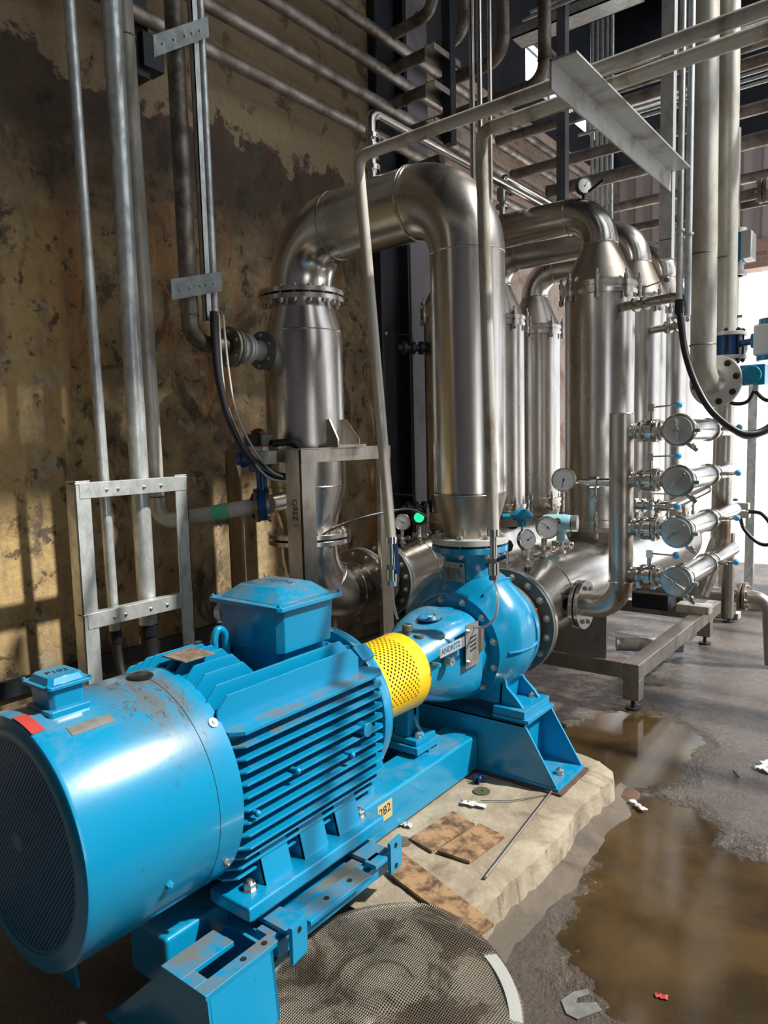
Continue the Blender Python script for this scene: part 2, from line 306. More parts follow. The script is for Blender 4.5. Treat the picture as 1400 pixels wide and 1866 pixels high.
def mk_conc(name, c1, c2, c3):
    m, nt, b = newmat(name); co = coords(nt); cv = coords(nt, (1, 1, 0.12))
    n1 = noise(nt, co, 4.5, 8, 0.68, 0.4); n2 = noise(nt, co, 22, 7, 0.7); n3 = noise(nt, cv, 20, 4, 0.6)
    c = mixc(nt, ramp(nt, n1, 0.38, 0.56), c1, c2)
    c = mixc(nt, ramp(nt, noise(nt, co, 2.6, 7, 0.65, 0.6), 0.55, 0.66, 0, 0.85), c, c3)
    geo = N(nt, 'ShaderNodeNewGeometry'); sx = N(nt, 'ShaderNodeSeparateXYZ'); L(nt, geo.outputs['Normal'], sx.inputs[0])
    side = ramp(nt, sx.outputs[2], 0.6, 0.3)
    c = mixc(nt, mth(nt, 'MULTIPLY', side, ramp(nt, n3, 0.56, 0.66, 0, 0.8)), c, (0.16, 0.12, 0.08))
    L(nt, c, b.inputs['Base Color']); b.inputs['Roughness'].default_value = 0.85
    bump(nt, b, mth(nt, 'ADD', n1, mth(nt, 'MULTIPLY', n2, 0.6)), 0.6, 0.02); return m
M['concrete'] = mk_conc('plinth_concrete', (0.40, 0.34, 0.25), (0.27, 0.22, 0.155), (0.13, 0.095, 0.065))
M['mortar'] = mk_conc('wet_mortar', (0.14, 0.115, 0.09), (0.10, 0.08, 0.06), (0.06, 0.045, 0.035))
M['yard'] = mat_plain('bright_yard', (0.85, 0.84, 0.82), 0.8, 0, (0.75, 0.73, 0.70), 1.0)

# ------------------------------------------------------------------ geometry helpers
def frame_of(d):
    d = V(d).normalized(); a = V((0, 0, 1)) if abs(d.z) < 0.9 else V((1, 0, 0))
    u = d.cross(a).normalized(); v = d.cross(u).normalized(); return u, v, d
SPLIT = {'weld_seam', 'motor_rail', 'end_flange', 'casting_rib', 'coupling_ring', 'end_cap_blue', 'weld_ring', 'cross_beam', 'guard_bracket'}
class MB:
    def __init__(s): s.bm = bmesh.new()
    def box(s, x0, x1, y0, y1, z0, z1, rot=None, piv=None):
        r = bmesh.ops.create_cube(s.bm, size=1.0); vs = r['verts']
        for v in vs:
            v.co = V(((x0 + x1) / 2 + v.co.x * (x1 - x0), (y0 + y1) / 2 + v.co.y * (y1 - y0), (z0 + z1) / 2 + v.co.z * (z1 - z0)))
            if rot is not None:
                p = V(piv) if piv else V(((x0 + x1) / 2, (y0 + y1) / 2, (z0 + z1) / 2)); v.co = p + rot @ (v.co - p)
        return s
    def bar(s, p0, p1, w, h, up=(0, 0, 1)):
        p0, p1 = V(p0), V(p1); d = (p1 - p0).normalized(); u = V(up)
        if abs(d.dot(u)) > 0.95: u = V((1, 0, 0))
        r = d.cross(u).normalized(); u = r.cross(d).normalized(); vs = []
        for p in (p0, p1):
            for a, b in ((-1, -1), (1, -1), (1, 1), (-1, 1)): vs.append(s.bm.verts.new(p + r * a * w / 2 + u * b * h / 2))
        for f in ((0, 1, 2, 3), (7, 6, 5, 4), (0, 4, 5, 1), (1, 5, 6, 2), (2, 6, 7, 3), (3, 7, 4, 0)): s.bm.faces.new([vs[i] for i in f])
        return s
    def lathe(s, p, axis, prof, n=48, caps=True):
        """prof: list of (distance along the axis, radius)"""
        u, v, d = frame_of(axis); p = V(p); rows = []
        for t, r in prof:
            if r < 1e-5: rows.append([s.bm.verts.new(p + d * t)])
            else: rows.append([s.bm.verts.new(p + d * t + (u * math.cos(2 * PI * i / n) + v * math.sin(2 * PI * i / n)) * r) for i in range(n)])
        for a, b in zip(rows, rows[1:]):
            if len(a) == 1 and len(b) == 1: continue
            for i in range(n):
                j = (i + 1) % n
                if len(a) == 1: s.bm.faces.new((a[0], b[i], b[j]))
                elif len(b) == 1: s.bm.faces.new((a[i], b[0], a[j]))
                else: s.bm.faces.new((a[i], b[i], b[j], a[j]))
        if caps:
            if len(rows[0]) > 1: s.bm.faces.new(rows[0])
            if len(rows[-1]) > 1: s.bm.faces.new(list(reversed(rows[-1])))
        return s
    def cyl(s, p0, p1, r, r1=None, n=32, caps=True):
        p0, p1 = V(p0), V(p1); L_ = (p1 - p0).length
        return s.lathe(p0, p1 - p0, [(0, r), (L_, r if r1 is None else r1)], n, caps)
    def ring(s, p, axis, r0, r1, t, n=48):
        """flat annulus of thickness t"""
        return s.lathe(p, axis, [(-t / 2, r0), (-t / 2, r1), (t / 2, r1), (t / 2, r0), (-t / 2, r0)], n, False)
    def torus(s, p, axis, R, r, n=48, k=10):
        return s.lathe(p, axis, [(math.sin(2 * PI * i / k) * r, R + math.cos(2 * PI * i / k) * r) for i in range(k + 1)], n, False)
    def sphere(s, p, r, n=20, sc=(1, 1, 1)):
        q = bmesh.ops.create_uvsphere(s.bm, u_segments=n, v_segments=n // 2 + 2, radius=r)
        for v in q['verts']: v.co = V((v.co.x * sc[0], v.co.y * sc[1], v.co.z * sc[2])) + V(p)
        return s
    def prism(s, pts, vec):
        """pts: planar polygon in 3D, extruded by vec"""
        a = [s.bm.verts.new(V(p)) for p in pts]; b = [s.bm.verts.new(V(p) + V(vec)) for p in pts]; n = len(a)
        s.bm.faces.new(a); s.bm.faces.new(list(reversed(b)))
        for i in range(n): s.bm.faces.new((a[i], b[i], b[(i + 1) % n], a[(i + 1) % n]))
        return s
    def tube(s, pts, r, bend=0.0, n=20, caps=True, k=8):
        """polyline with rounded corners swept by a circle"""
        P = [V(p) for p in pts]; path = [P[0]]
        for i in range(1, len(P) - 1):
            a, b, c = P[i - 1], P[i], P[i + 1]; d0 = (a - b).normalized(); d1 = (c - b).normalized()
            ang = d0.angle(d1)
            if bend <= 0 or ang > PI - 0.05: path.append(b); continue
            t = bend / math.tan(ang / 2); t = min(t, (a - b).length * 0.49 if i > 1 else (a - b).length * 0.98, (c - b).length * 0.49 if i < len(P) - 2 else (c - b).length * 0.98)
            R = t * math.tan(ang / 2); bis = (d0 + d1).normalized(); cen = b + bis * (R / math.sin(ang / 2))
            s0 = b + d0 * t - cen; s1 = b + d1 * t - cen; tot = s0.angle(s1); axis = s0.cross(s1).normalized()
            for q in range(k + 1): path.append(cen + Matrix.Rotation(tot * q / k, 3, axis) @ s0)
        path.append(P[-1]); return s.sweep(path, r, n, caps)
    def spline(s, pts, r, n=12, sub=8, caps=True):
        P = [V(p) for p in pts]; Q = [P[0]] + P + [P[-1]]; path = []
        for i in range(1, len(Q) - 2):
            p0, p1, p2, p3 = Q[i - 1], Q[i], Q[i + 1], Q[i + 2]
            for q in range(sub):
                t = q / sub
                path.append(0.5 * ((2 * p1) + (p2 - p0) * t + (2 * p0 - 5 * p1 + 4 * p2 - p3) * t * t + (3 * p1 - p0 - 3 * p2 + p3) * t ** 3))
        path.append(P[-1]); return s.sweep(path, r, n, caps)
    def sweep(s, path, r, n=16, caps=True):
        rows = []; t0 = (path[1] - path[0]).normalized(); u, v, _ = frame_of(t0)
        for i, p in enumerate(path):
            a = path[max(0, i - 1)]; b = path[min(len(path) - 1, i + 1)]; t = (b - a).normalized()
            u = (u - t * u.dot(t)).normalized(); v = t.cross(u).normalized()
            rr = r(i / (len(path) - 1)) if callable(r) else r
            sc = 1.0
            rows.append([s.bm.verts.new(p + (u * math.cos(2 * PI * k / n) + v * math.sin(2 * PI * k / n)) * rr * sc) for k in range(n)])
        for a, b in zip(rows, rows[1:]):
            for i in range(n): s.bm.faces.new((a[i], b[i], b[(i + 1) % n], a[(i + 1) % n]))
        if caps: s.bm.faces.new(rows[0]); s.bm.faces.new(list(reversed(rows[-1])))
        return s
    def loft(s, rows, caps=True):
        R = [[s.bm.verts.new(V(p)) for p in row] for row in rows]; n = len(R[0])
        for a, b in zip(R, R[1:]):
            for i in range(n): s.bm.faces.new((a[i], b[i], b[(i + 1) % n], a[(i + 1) % n]))
        if caps: s.bm.faces.new(R[0]); s.bm.faces.new(list(reversed(R[-1])))
        return s
    def islands(s):
        seen = set(); res = []
        for v0 in s.bm.verts:
            if v0 in seen: continue
            st, isl = [v0], []; seen.add(v0)
            while st:
                v = st.pop(); isl.append(v)
                for e in v.link_edges:
                    w_ = e.other_vert(v)
                    if w_ not in seen: seen.add(w_); st.append(w_)
            m = MB(); mp = {v: m.bm.verts.new(v.co) for v in isl}
            for f in {f for v in isl for f in v.link_faces}: m.bm.faces.new([mp[v] for v in f.verts])
            res.append(m)
        return res
    def build(s, name, mat, parent=None, bevel=0.0, smooth=35, kind=None, label=None):
        if name in SPLIT:
            parts = s.islands()
            if len(parts) > 1:
                s.bm.free(); out = None
                for p in parts: out = p.build(name, mat, parent, bevel, smooth, kind, label)
                return out
        bmesh.ops.recalc_face_normals(s.bm, faces=s.bm.faces[:])
        me = bpy.data.meshes.new(name); s.bm.to_mesh(me); s.bm.free()
        me.materials.append(M[mat] if isinstance(mat, str) else mat)
        for p in me.polygons: p.use_smooth = True
        me.set_sharp_from_angle(angle=math.radians(smooth))
        o = bpy.data.objects.new(name, me); COL.objects.link(o)
        if bevel:
            b = o.modifiers.new('bevel', 'BEVEL'); b.width = bevel; b.segments = 2; b.limit_method = 'ANGLE'; b.angle_limit = math.radians(40); b.harden_normals = True
        attach(o, parent)
        if kind: o['kind'] = kind
        if label: o['label'] = label
        return o
def world_of(o):
    m = Matrix.Translation(o.location) @ o.rotation_euler.to_matrix().to_4x4()
    if o.parent: m = world_of(o.parent) @ o.matrix_parent_inverse @ m
    return m
def attach(o, parent):
    if parent is not None:
        o.parent = parent; o.matrix_parent_inverse = world_of(parent).inverted()
def thing(name, label, cat, loc=(0, 0, 0), group=None):
    o = bpy.data.objects.new(name, None); o.empty_display_size = 0.05; COL.objects.link(o); o.location = loc
    o['label'] = label; o['category'] = cat
    if group: o['group'] = group
    return o
def tag(o, label, cat, group=None, kind=None):
    o['label'] = label; o['category'] = cat
    if group: o['group'] = group
    if kind: o['kind'] = kind
    return o
def copy_tree(src, delta, label=None, parent=None):
    c = src.copy(); COL.objects.link(c)
    if parent is None: c.location = V(src.location) + V(delta)
    else: c.parent = parent; c.matrix_parent_inverse = src.matrix_parent_inverse.copy()
    if label: c['label'] = label
    for ch in list(src.children): copy_tree(ch, (0, 0, 0), None, c)
    return c
_bolts = {}
def bolt_mesh(length, mat):
    key = (round(length, 3), mat)
    if key in _bolts: return _bolts[key]
    b = MB(); h = length / 2
    for sgn in (1, -1):
        if length < 0.001 and sgn < 0: continue
        b.lathe((0, 0, sgn * h), (0, 0, sgn), [(0, 1.25), (0.12, 1.25)], 16)          # washer (unit radius)
        b.lathe((0, 0, sgn * h), (0, 0, sgn), [(0.1, 1.0), (0.95, 1.0), (1.05, 0.86)], 6)
        b.lathe((0, 0, sgn * h), (0, 0, sgn), [(1.0, 0.5), (1.45, 0.5), (1.5, 0.4)], 10)
    if length > 0: b.cyl((0, 0, -h), (0, 0, h), 0.5, n=8)
    o = b.build('bolt', mat); me = o.data; bpy.data.objects.remove(o); _bolts[key] = me
    return me
def bolt(parent, p, axis, s, through=0.0, mat='bolt', name='bolt'):
    """hex bolt of half-width s at p; through > 0 gives a stud with nuts on both faces of that grip"""
    o = bpy.data.objects.new(name, bolt_mesh(through / s if through else 0.0, mat)); COL.objects.link(o)
    o.scale = (s, s, s); o.location = p; o.rotation_euler = V(axis).to_track_quat('Z', 'Y').to_euler(); attach(o, parent); return o
def bolts(parent, p, axis, R, n, s, through=0.0, ph=0.0, mat='bolt'):
    u, v, d = frame_of(axis)
    for i in range(n):
        a = ph + 2 * PI * i / n
        bolt(parent, V(p) + (u * math.cos(a) + v * math.sin(a)) * R, d, s, through, mat)
def flange_pair(parent, p, axis, r_in, r_out, t, gap, n, s, mat='steel', mat2=None, ph=0.2, gasket=True):
    d = V(axis).normalized(); off = (t + gap) / 2
    for sg, mm in ((-1, mat), (1, mat2 or mat)):
        MB().ring(V(p) + d * sg * off, axis, r_in, r_out, t, 56).build('flange', mm, parent, 0.0015)
    if gasket and gap > 0: MB().ring(V(p), axis, r_in, r_out * 0.86, gap, 48).build('gasket', 'rubber', parent)
    bolts(parent, p, axis, (r_in + r_out) / 2 + 0.004, n, s, 2 * t + gap, ph)
def weld(mb, p, axis, r): mb.torus(p, axis, r, 0.0028, 40, 6)
def text(parent, s, size, mw, mat, name='lettering', extr=0.0004, bold=0.0, sx=1.0):
    cu = bpy.data.curves.new(name, 'FONT'); cu.body = s; cu.size = size; cu.extrude = extr; cu.offset = bold; cu.align_x = 'CENTER'; cu.align_y = 'CENTER'
    to = bpy.data.objects.new(name, cu); COL.objects.link(to)
    dg = bpy.context.evaluated_depsgraph_get(); me = bpy.data.meshes.new_from_object(to.evaluated_get(dg))
    bpy.data.objects.remove(to); me.transform(mw @ Matrix.Diagonal((sx, 1, 1, 1))); me.materials.clear(); me.materials.append(M[mat])
    o = bpy.data.objects.new(name, me); COL.objects.link(o); attach(o, parent); return o
def basis(o, x, y):
    x = V(x).normalized(); y = V(y); z = x.cross(y).normalized(); y = z.cross(x)
    m = Matrix((x, y, z)).transposed().to_4x4(); m.translation = V(o); return m
def struct(mb, name, mat, bevel=0.0):
    o = mb.build(name, mat, None, bevel); o['kind'] = 'structure'; return o

# ------------------------------------------------------------------ the room
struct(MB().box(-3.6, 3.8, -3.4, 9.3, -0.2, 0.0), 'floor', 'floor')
struct(MB().box(-40, 40, 9.3, 60, -0.25, -0.04), 'floor_yard', 'yard')
struct(MB().box(3.8, 40, -30, 9.3, -0.25, -0.04), 'floor_yard_side', 'yard')
struct(MB().box(-3.55, -3.35, -3.3, 4.28, 0, 6.6), 'wall_left', 'wall')
struct(MB().box(-3.55, -3.35, 4.92, 9.2, 0, 3.15), 'wall_left_rear', 'palewall')
struct(MB().box(-3.55, -3.35, 4.92, 9.2, 3.15, 4.62), 'wall_left_upper', 'brick')
w = MB(); w.box(-3.55, -3.35, 4.92, 6.75, 4.62, 6.6); w.box(-3.55, -3.35, 8.75, 9.2, 4.62, 6.6); w.box(-3.55, -3.35, 6.75, 8.75, 4.62, 4.95); w.box(-3.55, -3.35, 6.75, 8.75, 5.5, 6.6)
struct(w, 'wall_left_top', 'roof')
w = MB()
for y in (6.75, 7.4, 8.05, 8.70): w.box(-3.48, -3.42, y, y + 0.05, 4.95, 5.5)
w.box(-3.48, -3.42, 6.75, 8.75, 4.95, 5.0).box(-3.48, -3.42, 6.75, 8.75, 5.45, 5.5)
struct(w, 'window_1', 'galv')
struct(MB().box(-3.80, -3.60, 4.2, 5.0, 0, 6.6), 'wall_left_recess', 'darksteel')
struct(MB().box(-3.348, -3.325, -3.2, 4.28, 0.42, 0.50), 'trim_1', 'darksteel')
struct(MB().box(-3.35, -3.30, -3.2, 4.28, 0, 0.10), 'baseboard_left', 'mortar')
# rear wall with the wide bright doorway
struct(MB().box(-3.5, 3.8, 9.0, 9.2, 3.62, 4.75), 'wall_rear', 'cladding')
struct(MB().box(-3.5, 3.8, 9.0, 9.2, 4.75, 6.6), 'wall_rear_top', 'roof')
struct(MB().box(-3.5, 3.8, 8.96, 9.22, 3.32, 3.62), 'wall_rear_lintel', 'brick')
struct(MB().box(3.0, 3.8, 9.0, 9.2, 0, 3.32), 'wall_rear_pier', 'palewall')
# unseen right wall, added with its door gap to shape reflections and fill; front wall
w = MB(); w.box(3.6, 3.8, 0.5, 5.2, 0, 4.3); w.box(3.6, 3.8, -3.4, -1.6, 0, 6.6); w.box(3.6, 3.8, -1.6, 0.5, 3.0, 6.6)
struct(w, 'wall_right_added', 'greycol')
struct(MB().box(-3.55, 3.8, -3.4, -3.2, 0, 6.6), 'wall_front', 'greycol')
# dark sheet roof over the left bay, with its purlins
struct(MB().box(-3.6, 0.55, -3.4, 9.2, 6.6, 6.68), 'ceiling', 'roof')
struct(MB().box(0.55, 3.8, -3.4, 2.0, 6.6, 6.68), 'ceiling_sky_blocker', 'roof')  # unseen roof piece added to cut the sky fill from behind
b = MB()
for k in range(9): b.box(-3.5, 0.55, -2.6 + k * 1.4, -2.52 + k * 1.4, 6.38, 6.6)
struct(b, 'trim_2', 'purlin')
b = MB()
for x in (-2.4, -1.0, 0.4): b.box(x, x + 0.16, -3.2, 9.0, 6.12, 6.38)
struct(b, 'trim_3', 'purlin')

c = MB(); c.box(-3.40, -3.28, 4.28, 4.30, 0, 6.5); c.box(-3.58, -3.36, 4.30, 4.62, 0, 6.5); c.box(-3.40, -3.28, 4.62, 4.64, 0, 6.5)
tag(c.build('steel_column', 'darksteel'), 'black painted steel column standing at the end of the stained wall', 'column')
tag(MB().box(-3.5, -3.27, 4.645, 4.92, 0, 6.5).build('steel_column', 'greycol', bevel=0.004), 'purple-grey painted column face right of the black column', 'column')

# ------------------------------------------------------------------ concrete plinth and what lies on it
random.seed(3)
pl = MB(); bm = pl.bm
nx, ny = 30, 40
def jit(a): return random.uniform(-a, a)
X0p, X1p, Y0p, Y1p, ZT = -2.40, -1.05, 1.60, 3.02, 0.12
grid = []
for i in range(nx + 1):
    row = []
    for j in range(ny + 1):
        x = X0p + (X1p - X0p) * i / nx; y = Y0p + (Y1p - Y0p) * j / ny
        e = 0
        if i == nx: x += jit(0.006) + (0.010 * math.sin(y * 9)); e = 1
        if j == 0: e = 1
        if j == ny: y += jit(0.02) + 0.02 * math.sin(x * 8); e = 1
        z = ZT + jit(0.0025) - (0.012 if e else 0) - (0.02 if (i == nx and j > ny - 2) else 0)
        if i >= nx - 1 and j > ny - 4: x -= 0.015 * (j - ny + 4)
        row.append(bm.verts.new((x, y, z)))
    grid.append(row)
for i in range(nx):
    for j in range(ny): bm.faces.new((grid[i][j], grid[i + 1][j], grid[i + 1][j + 1], grid[i][j + 1]))
rim = [grid[i][0] for i in range(nx + 1)] + [grid[nx][j] for j in range(1, ny + 1)] + [grid[i][ny] for i in range(nx - 1, -1, -1)] + [grid[0][j] for j in range(ny - 1, 0, -1)]
low = [bm.verts.new((v.co.x + (0.012 if v.co.x > -1.2 else 0), v.co.y, 0.001)) for v in rim]
for i in range(len(rim)):
    j = (i + 1) % len(rim); bm.faces.new((rim[i], rim[j], low[j], low[i]))
tag(pl.build('concrete_plinth', 'concrete', smooth=50), 'rough pale concrete plinth under the blue pump set, edge worn', 'plinth')
# mortar fillet along the foot of the plinth
random.seed(5); mf = MB(); rows = []
for j in range(50):
    y = 1.50 + 1.52 * j / 49; wdt = 0.100 * min(1, (3.04 - y) * 5) + jit(0.004) + 0.012 * math.sin(y * 9) + 0.008 * math.sin(y * 23)
    rows.append([(-1.06, y, 0.0), (-1.06, y, 0.030 + jit(0.004)), (-1.03, y, 0.020 + jit(0.003)), (-1.06 + wdt * 0.7, y, 0.010), (-1.06 + wdt, y, 0.0)])
mf.loft(rows); o = mf.build('mortar_fillet', 'mortar', smooth=60); o['kind'] = 'structure'; o.name = 'trim_4'

def slab(name, label, cat, pts, z, t, mat, group=None, rise=0.0):
    q = [(x, y, z + rise * k) for k, (x, y) in enumerate(pts)]
    o = MB().prism([(x, y, z) for x, y in pts], (0, 0, t)).build(name, mat, bevel=0.0008); return tag(o, label, cat, group)
slab('rusty_tile', 'tan rust-stained square plate on the plinth, left of the two', 'plate', [(-1.43, 2.235), (-1.455, 1.985), (-1.345, 1.965), (-1.315, 2.205)], 0.124, 0.008, 'wood')
slab('rusty_tile', 'dark swirled rusty square plate on the plinth, right of the two', 'plate', [(-1.300, 2.215), (-1.330, 1.975), (-1.205, 1.985), (-1.185, 2.190)], 0.124, 0.010, 'wood')
slab('board_offcut', 'long brown board offcut lying across the plinth beside the wire screen', 'board', [(-1.43, 1.90), (-0.985, 1.755), (-1.00, 1.665), (-1.40, 1.775)], 0.1235, 0.012, 'wood')
tag(MB().cyl((-1.120, 1.94, 0.130), (-1.190, 2.60, 0.130), 0.0055, n=10).build('metal_rod', 'steel_dull'), 'thin pale metal rod lying diagonally on the plinth', 'rod')
tag(MB().tube([(-1.385, 2.37, 0.128), (-1.29, 2.44, 0.126), (-1.19, 2.57, 0.126)], 0.002, n=6).build('welding_rod', 'steel_bright'), 'thin bright welding rod beside the white paper scrap', 'rod')
o = MB(); o.lathe((-1.425, 2.447, 0.122), (0, 0, 1), [(0, 0.006), (0, 0.034), (0.004, 0.034), (0.004, 0.006), (0, 0.006)], 32, False)
tag(o.build('flat_washer', 'washer'), 'olive round flat washer on the plinth below the pump pedestal', 'washer')
tag(MB().lathe((-1.470, 1.965, 0.122), (0, 0, 1), [(0, 0.032), (0.003, 0.032), (0.003, 0)], 28).build('round_disc', 'mortar'), 'round grey disc on the plinth beside the base beam lug', 'disc')
o = MB(); cx, cy = -1.475, 2.515
for a in (0.4, 0.4 + PI / 2, 0.4 + PI / 4): o.box(cx - 0.026, cx + 0.026, cy - 0.003, cy + 0.003, 0.122, 0.150, Matrix.Rotation(a, 3, 'Z'))
o.sphere((cx, cy, 0.137), 0.012, 12); tag(o.build('star_knob', 'deepblue'), 'small blue star knob lying near the base beam', 'knob')
random.seed(11)
def scrap(name, label, cx, cy, z, sx, sy, mat, lift=0.01, n=7, rot=0.3):
    b = MB(); g = []
    for i in range(n):
        r = []
        for j in range(n):
            u = (i / (n - 1) - 0.5) * sx; v = (j / (n - 1) - 0.5) * sy * (0.35 + 0.65 * abs(math.sin(i * 1.3 + 0.5)))
            x = u * math.cos(rot) - v * math.sin(rot); y = u * math.sin(rot) + v * math.cos(rot)
            r.append(b.bm.verts.new((cx + x + jit(sx * .04), cy + y + jit(sx * .04), z + abs(jit(lift)))))
        g.append(r)
    for i in range(n - 1):
        for j in range(n - 1): b.bm.faces.new((g[i][j], g[i + 1][j], g[i + 1][j + 1], g[i][j + 1]))
    o = b.build(name, mat, smooth=20); m = o.modifiers.new('thickness', 'SOLIDIFY'); m.thickness = 0.0012
    return tag(o, label, 'scrap')
scrap('paper_scrap', 'crumpled white scrap lying on the plinth beside the thin rod', -1.395, 2.33, 0.124, 0.10, 0.035, 'white', 0.012)
scrap('paper_scrap', 'torn grey-white scrap beside the base beam on the plinth', -1.525, 2.06, 0.124, 0.05, 0.04, 'lightgrey', 0.012)
scrap('paper_scrap', 'white scrap on the wet floor at the right frame edge', -0.575, 3.60, 0.003, 0.14, 0.11, 'white', 0.02, rot=1.2)
scrap('paper_scrap', 'white strip on the floor by the far corner of the plinth', -0.945, 2.90, 0.012, 0.09, 0.03, 'white', 0.006, rot=-0.6)
scrap('paper_scrap', 'small white chip under the near end of the blue base', -1.50, 1.01, 0.002, 0.055, 0.025, 'white', 0.004, rot=0.7)
scrap('red_petal', 'small red-orange scrap in the puddle', -0.555, 1.915, 0.002, 0.035, 0.02, 'red', 0.003)
o = MB().prism([(-0.770, 1.740, 0.002), (-0.755, 1.790, 0.002), (-0.728, 1.822, 0.002), (-0.715, 1.810, 0.002), (-0.738, 1.775, 0.002), (-0.733, 1.755, 0.002), (-0.690, 1.790, 0.002), (-0.668, 1.772, 0.002), (-0.708, 1.705, 0.002), (-0.740, 1.705, 0.002)], (0, 0, 0.003))
tag(o.build('shim_plate', 'nameplate', smooth=10), 'grey C-shaped steel shim lying on the wet floor bottom centre', 'shim')
o = MB(); o.lathe((-1.04, 2.985, 0.001), (0, 0, 1), [(0, 0.075), (0.012, 0.06), (0.014, 0.0)], 18)
tag(o.build('mud_lump', 'rustedge', smooth=60), 'low dark rusty lump in the puddle behind the plinth', 'lump')
tag(MB().cyl((-1.80, 5.02, 0.055), (-1.40, 5.22, 0.055), 0.05, n=24).build('pipe_offcut', 'dirtypipe'), 'pale round pipe offcut lying on the floor under the skid', 'pipe')
tag(MB().tube([(-0.70, 3.48, 0.004), (-0.665, 3.42, 0.004)], 0.003, n=6).build('twig', 'rustedge'), 'short dark twig on the wet floor near the right edge', 'twig')
tag(MB().box(-1.56, -1.53, 3.50, 3.53, 0.0, 0.02).build('dropped_nut', 'black'), 'small black nut on the wet floor behind the pump pedestal', 'nut')

# ------------------------------------------------------------------ round wire screen leaning over the near end of the plinth
sc = thing('wire_screen', 'round woven wire screen with pale ring leaning on the plinth, bottom centre', 'screen', (-1.08, 1.32, 0.0))
SC = V((-1.08, 1.322, 0.096)); SN = V((0.0, -0.15, 1.0)).normalized(); SR = 0.368
u_, v_, _ = frame_of(SN)
m_ = Matrix((u_, v_, SN)).transposed().to_4x4(); m_.translation = SC
b = MB(); rr = []
for k in range(0, 15):
    r = SR * k / 14; row = []
    for i in range(72):
        a = 2 * PI * i / 72
        wv = 0.010 * math.sin(3 * a + 0.6) * (k / 14) ** 2 + 0.006 * math.sin(2 * a + k * 0.5) + 0.004 * math.sin(5 * a + 2) * (k / 14)
        row.append(b.bm.verts.new((r * math.cos(a) * (1 + 0.008 * math.sin(7 * a)), r * math.sin(a), wv)) if k else None)
    rr.append(row)
cv = b.bm.verts.new((0, 0, 0))
for i in range(72): b.bm.faces.new((cv, rr[1][i], rr[1][(i + 1) % 72]))
for k in range(1, 14):
    for i in range(72): b.bm.faces.new((rr[k][i], rr[k + 1][i], rr[k + 1][(i + 1) % 72], rr[k][(i + 1) % 72]))
o = b.build('wire_mesh', 'screen'); o.matrix_world = m_; o.parent = sc; o.matrix_parent_inverse = world_of(sc).inverted()
so = o.modifiers.new('thickness', 'SOLIDIFY'); so.thickness = 0.002
b = MB(); b.ring((0, 0, -0.014), (0, 0, 1), SR * 0.90, SR * 0.985, 0.012, 72)
o = b.build('support_ring', 'lightgrey'); o.matrix_world = m_; o.parent = sc; o.matrix_parent_inverse = world_of(sc).inverted()
# ------------------------------------------------------------------ blue base frame of the pump set
AX, AZ = -1.65, 0.65
bf = thing('base_frame', 'blue steel base frame carrying motor and pump on the concrete plinth', 'base frame', (AX, 1.8, 0.13))
for x0, x1 in ((-1.70, -1.53), (-2.08, -1.92)):
    MB().box(x0, x1, 1.02, 2.60, 0.13, 0.285).build('side_beam', 'blue', bf, 0.012)
MB().box(-1.92, -1.70, 1.20, 1.28, 0.14, 0.27).box(-1.92, -1.70, 1.95, 2.03, 0.14, 0.27).build('cross_beam', 'blue', bf, 0.004)
def pedestal(y0, y1, zt, xt0, xt1, xb0, xb1, nm='pedestal'):
    b = MB(); t = 0.010
    for y in (y0, y1 - t): b.prism([(xb0, y, 0.132), (xb1, y, 0.132), (xt1, y, zt), (xt0, y, zt)], (0, t, 0))
    b.box(xt0, xt1, y0, y1, zt - 0.012, zt); b.box(xb0, xb1, y0 - 0.004, y1 + 0.004, 0.130, 0.144)
    for sx, x in ((1, xt1 - 0.05), (-1, xt0 + 0.05)): b.box(x - 0.006, x + 0.006, y0 + t, y1 - t, 0.144, zt - 0.012)
    return b.build(nm, 'blue', bf, 0.0015)
pedestal(2.60, 2.86, 0.375, -1.99, -1.31, -2.14, -1.16)
MB().box(-2.16, -1.145, 2.585, 2.875, 0.116, 0.131).build('shim_pack', 'rustedge', bf, 0.002, label='rusty brown shim pack under the pump pedestal')
bolt(bf, (-1.215, 2.73, 0.145), (0, 0, 1), 0.017)
bolt(bf, (-2.085, 2.73, 0.145), (0, 0, 1), 0.017)
# near-end pedestal, trapezoid plates leaning out to the plinth
b = MB()
b.prism([(-1.305, 0.97, 0.265), (-1.47, 0.97, 0.265), (-1.74, 0.97, 0.008), (-1.28, 0.97, 0.008)], (0, 0.01, 0))
b.prism([(-1.305, 1.17, 0.265), (-1.47, 1.17, 0.265), (-1.74, 1.17, 0.008), (-1.28, 1.17, 0.008)], (0, 0.01, 0))
b.prism([(-1.305, 0.975, 0.265), (-1.305, 1.18, 0.265), (-1.28, 1.18, 0.008), (-1.28, 0.975, 0.008)], (-0.008, 0, 0))
b.prism([(-1.95, 0.97, 0.265), (-2.12, 0.97, 0.265), (-2.30, 0.97, 0.008), (-1.90, 0.97, 0.008)], (0, 0.01, 0))
b.box(-1.75, -1.275, 0.965, 1.19, 0.0, 0.010)
b.build('near_pedestal', 'blue', bf, 0.001)
bolt(bf, (-1.68, 1.06, 0.011), (0, 0, 1), 0.014)
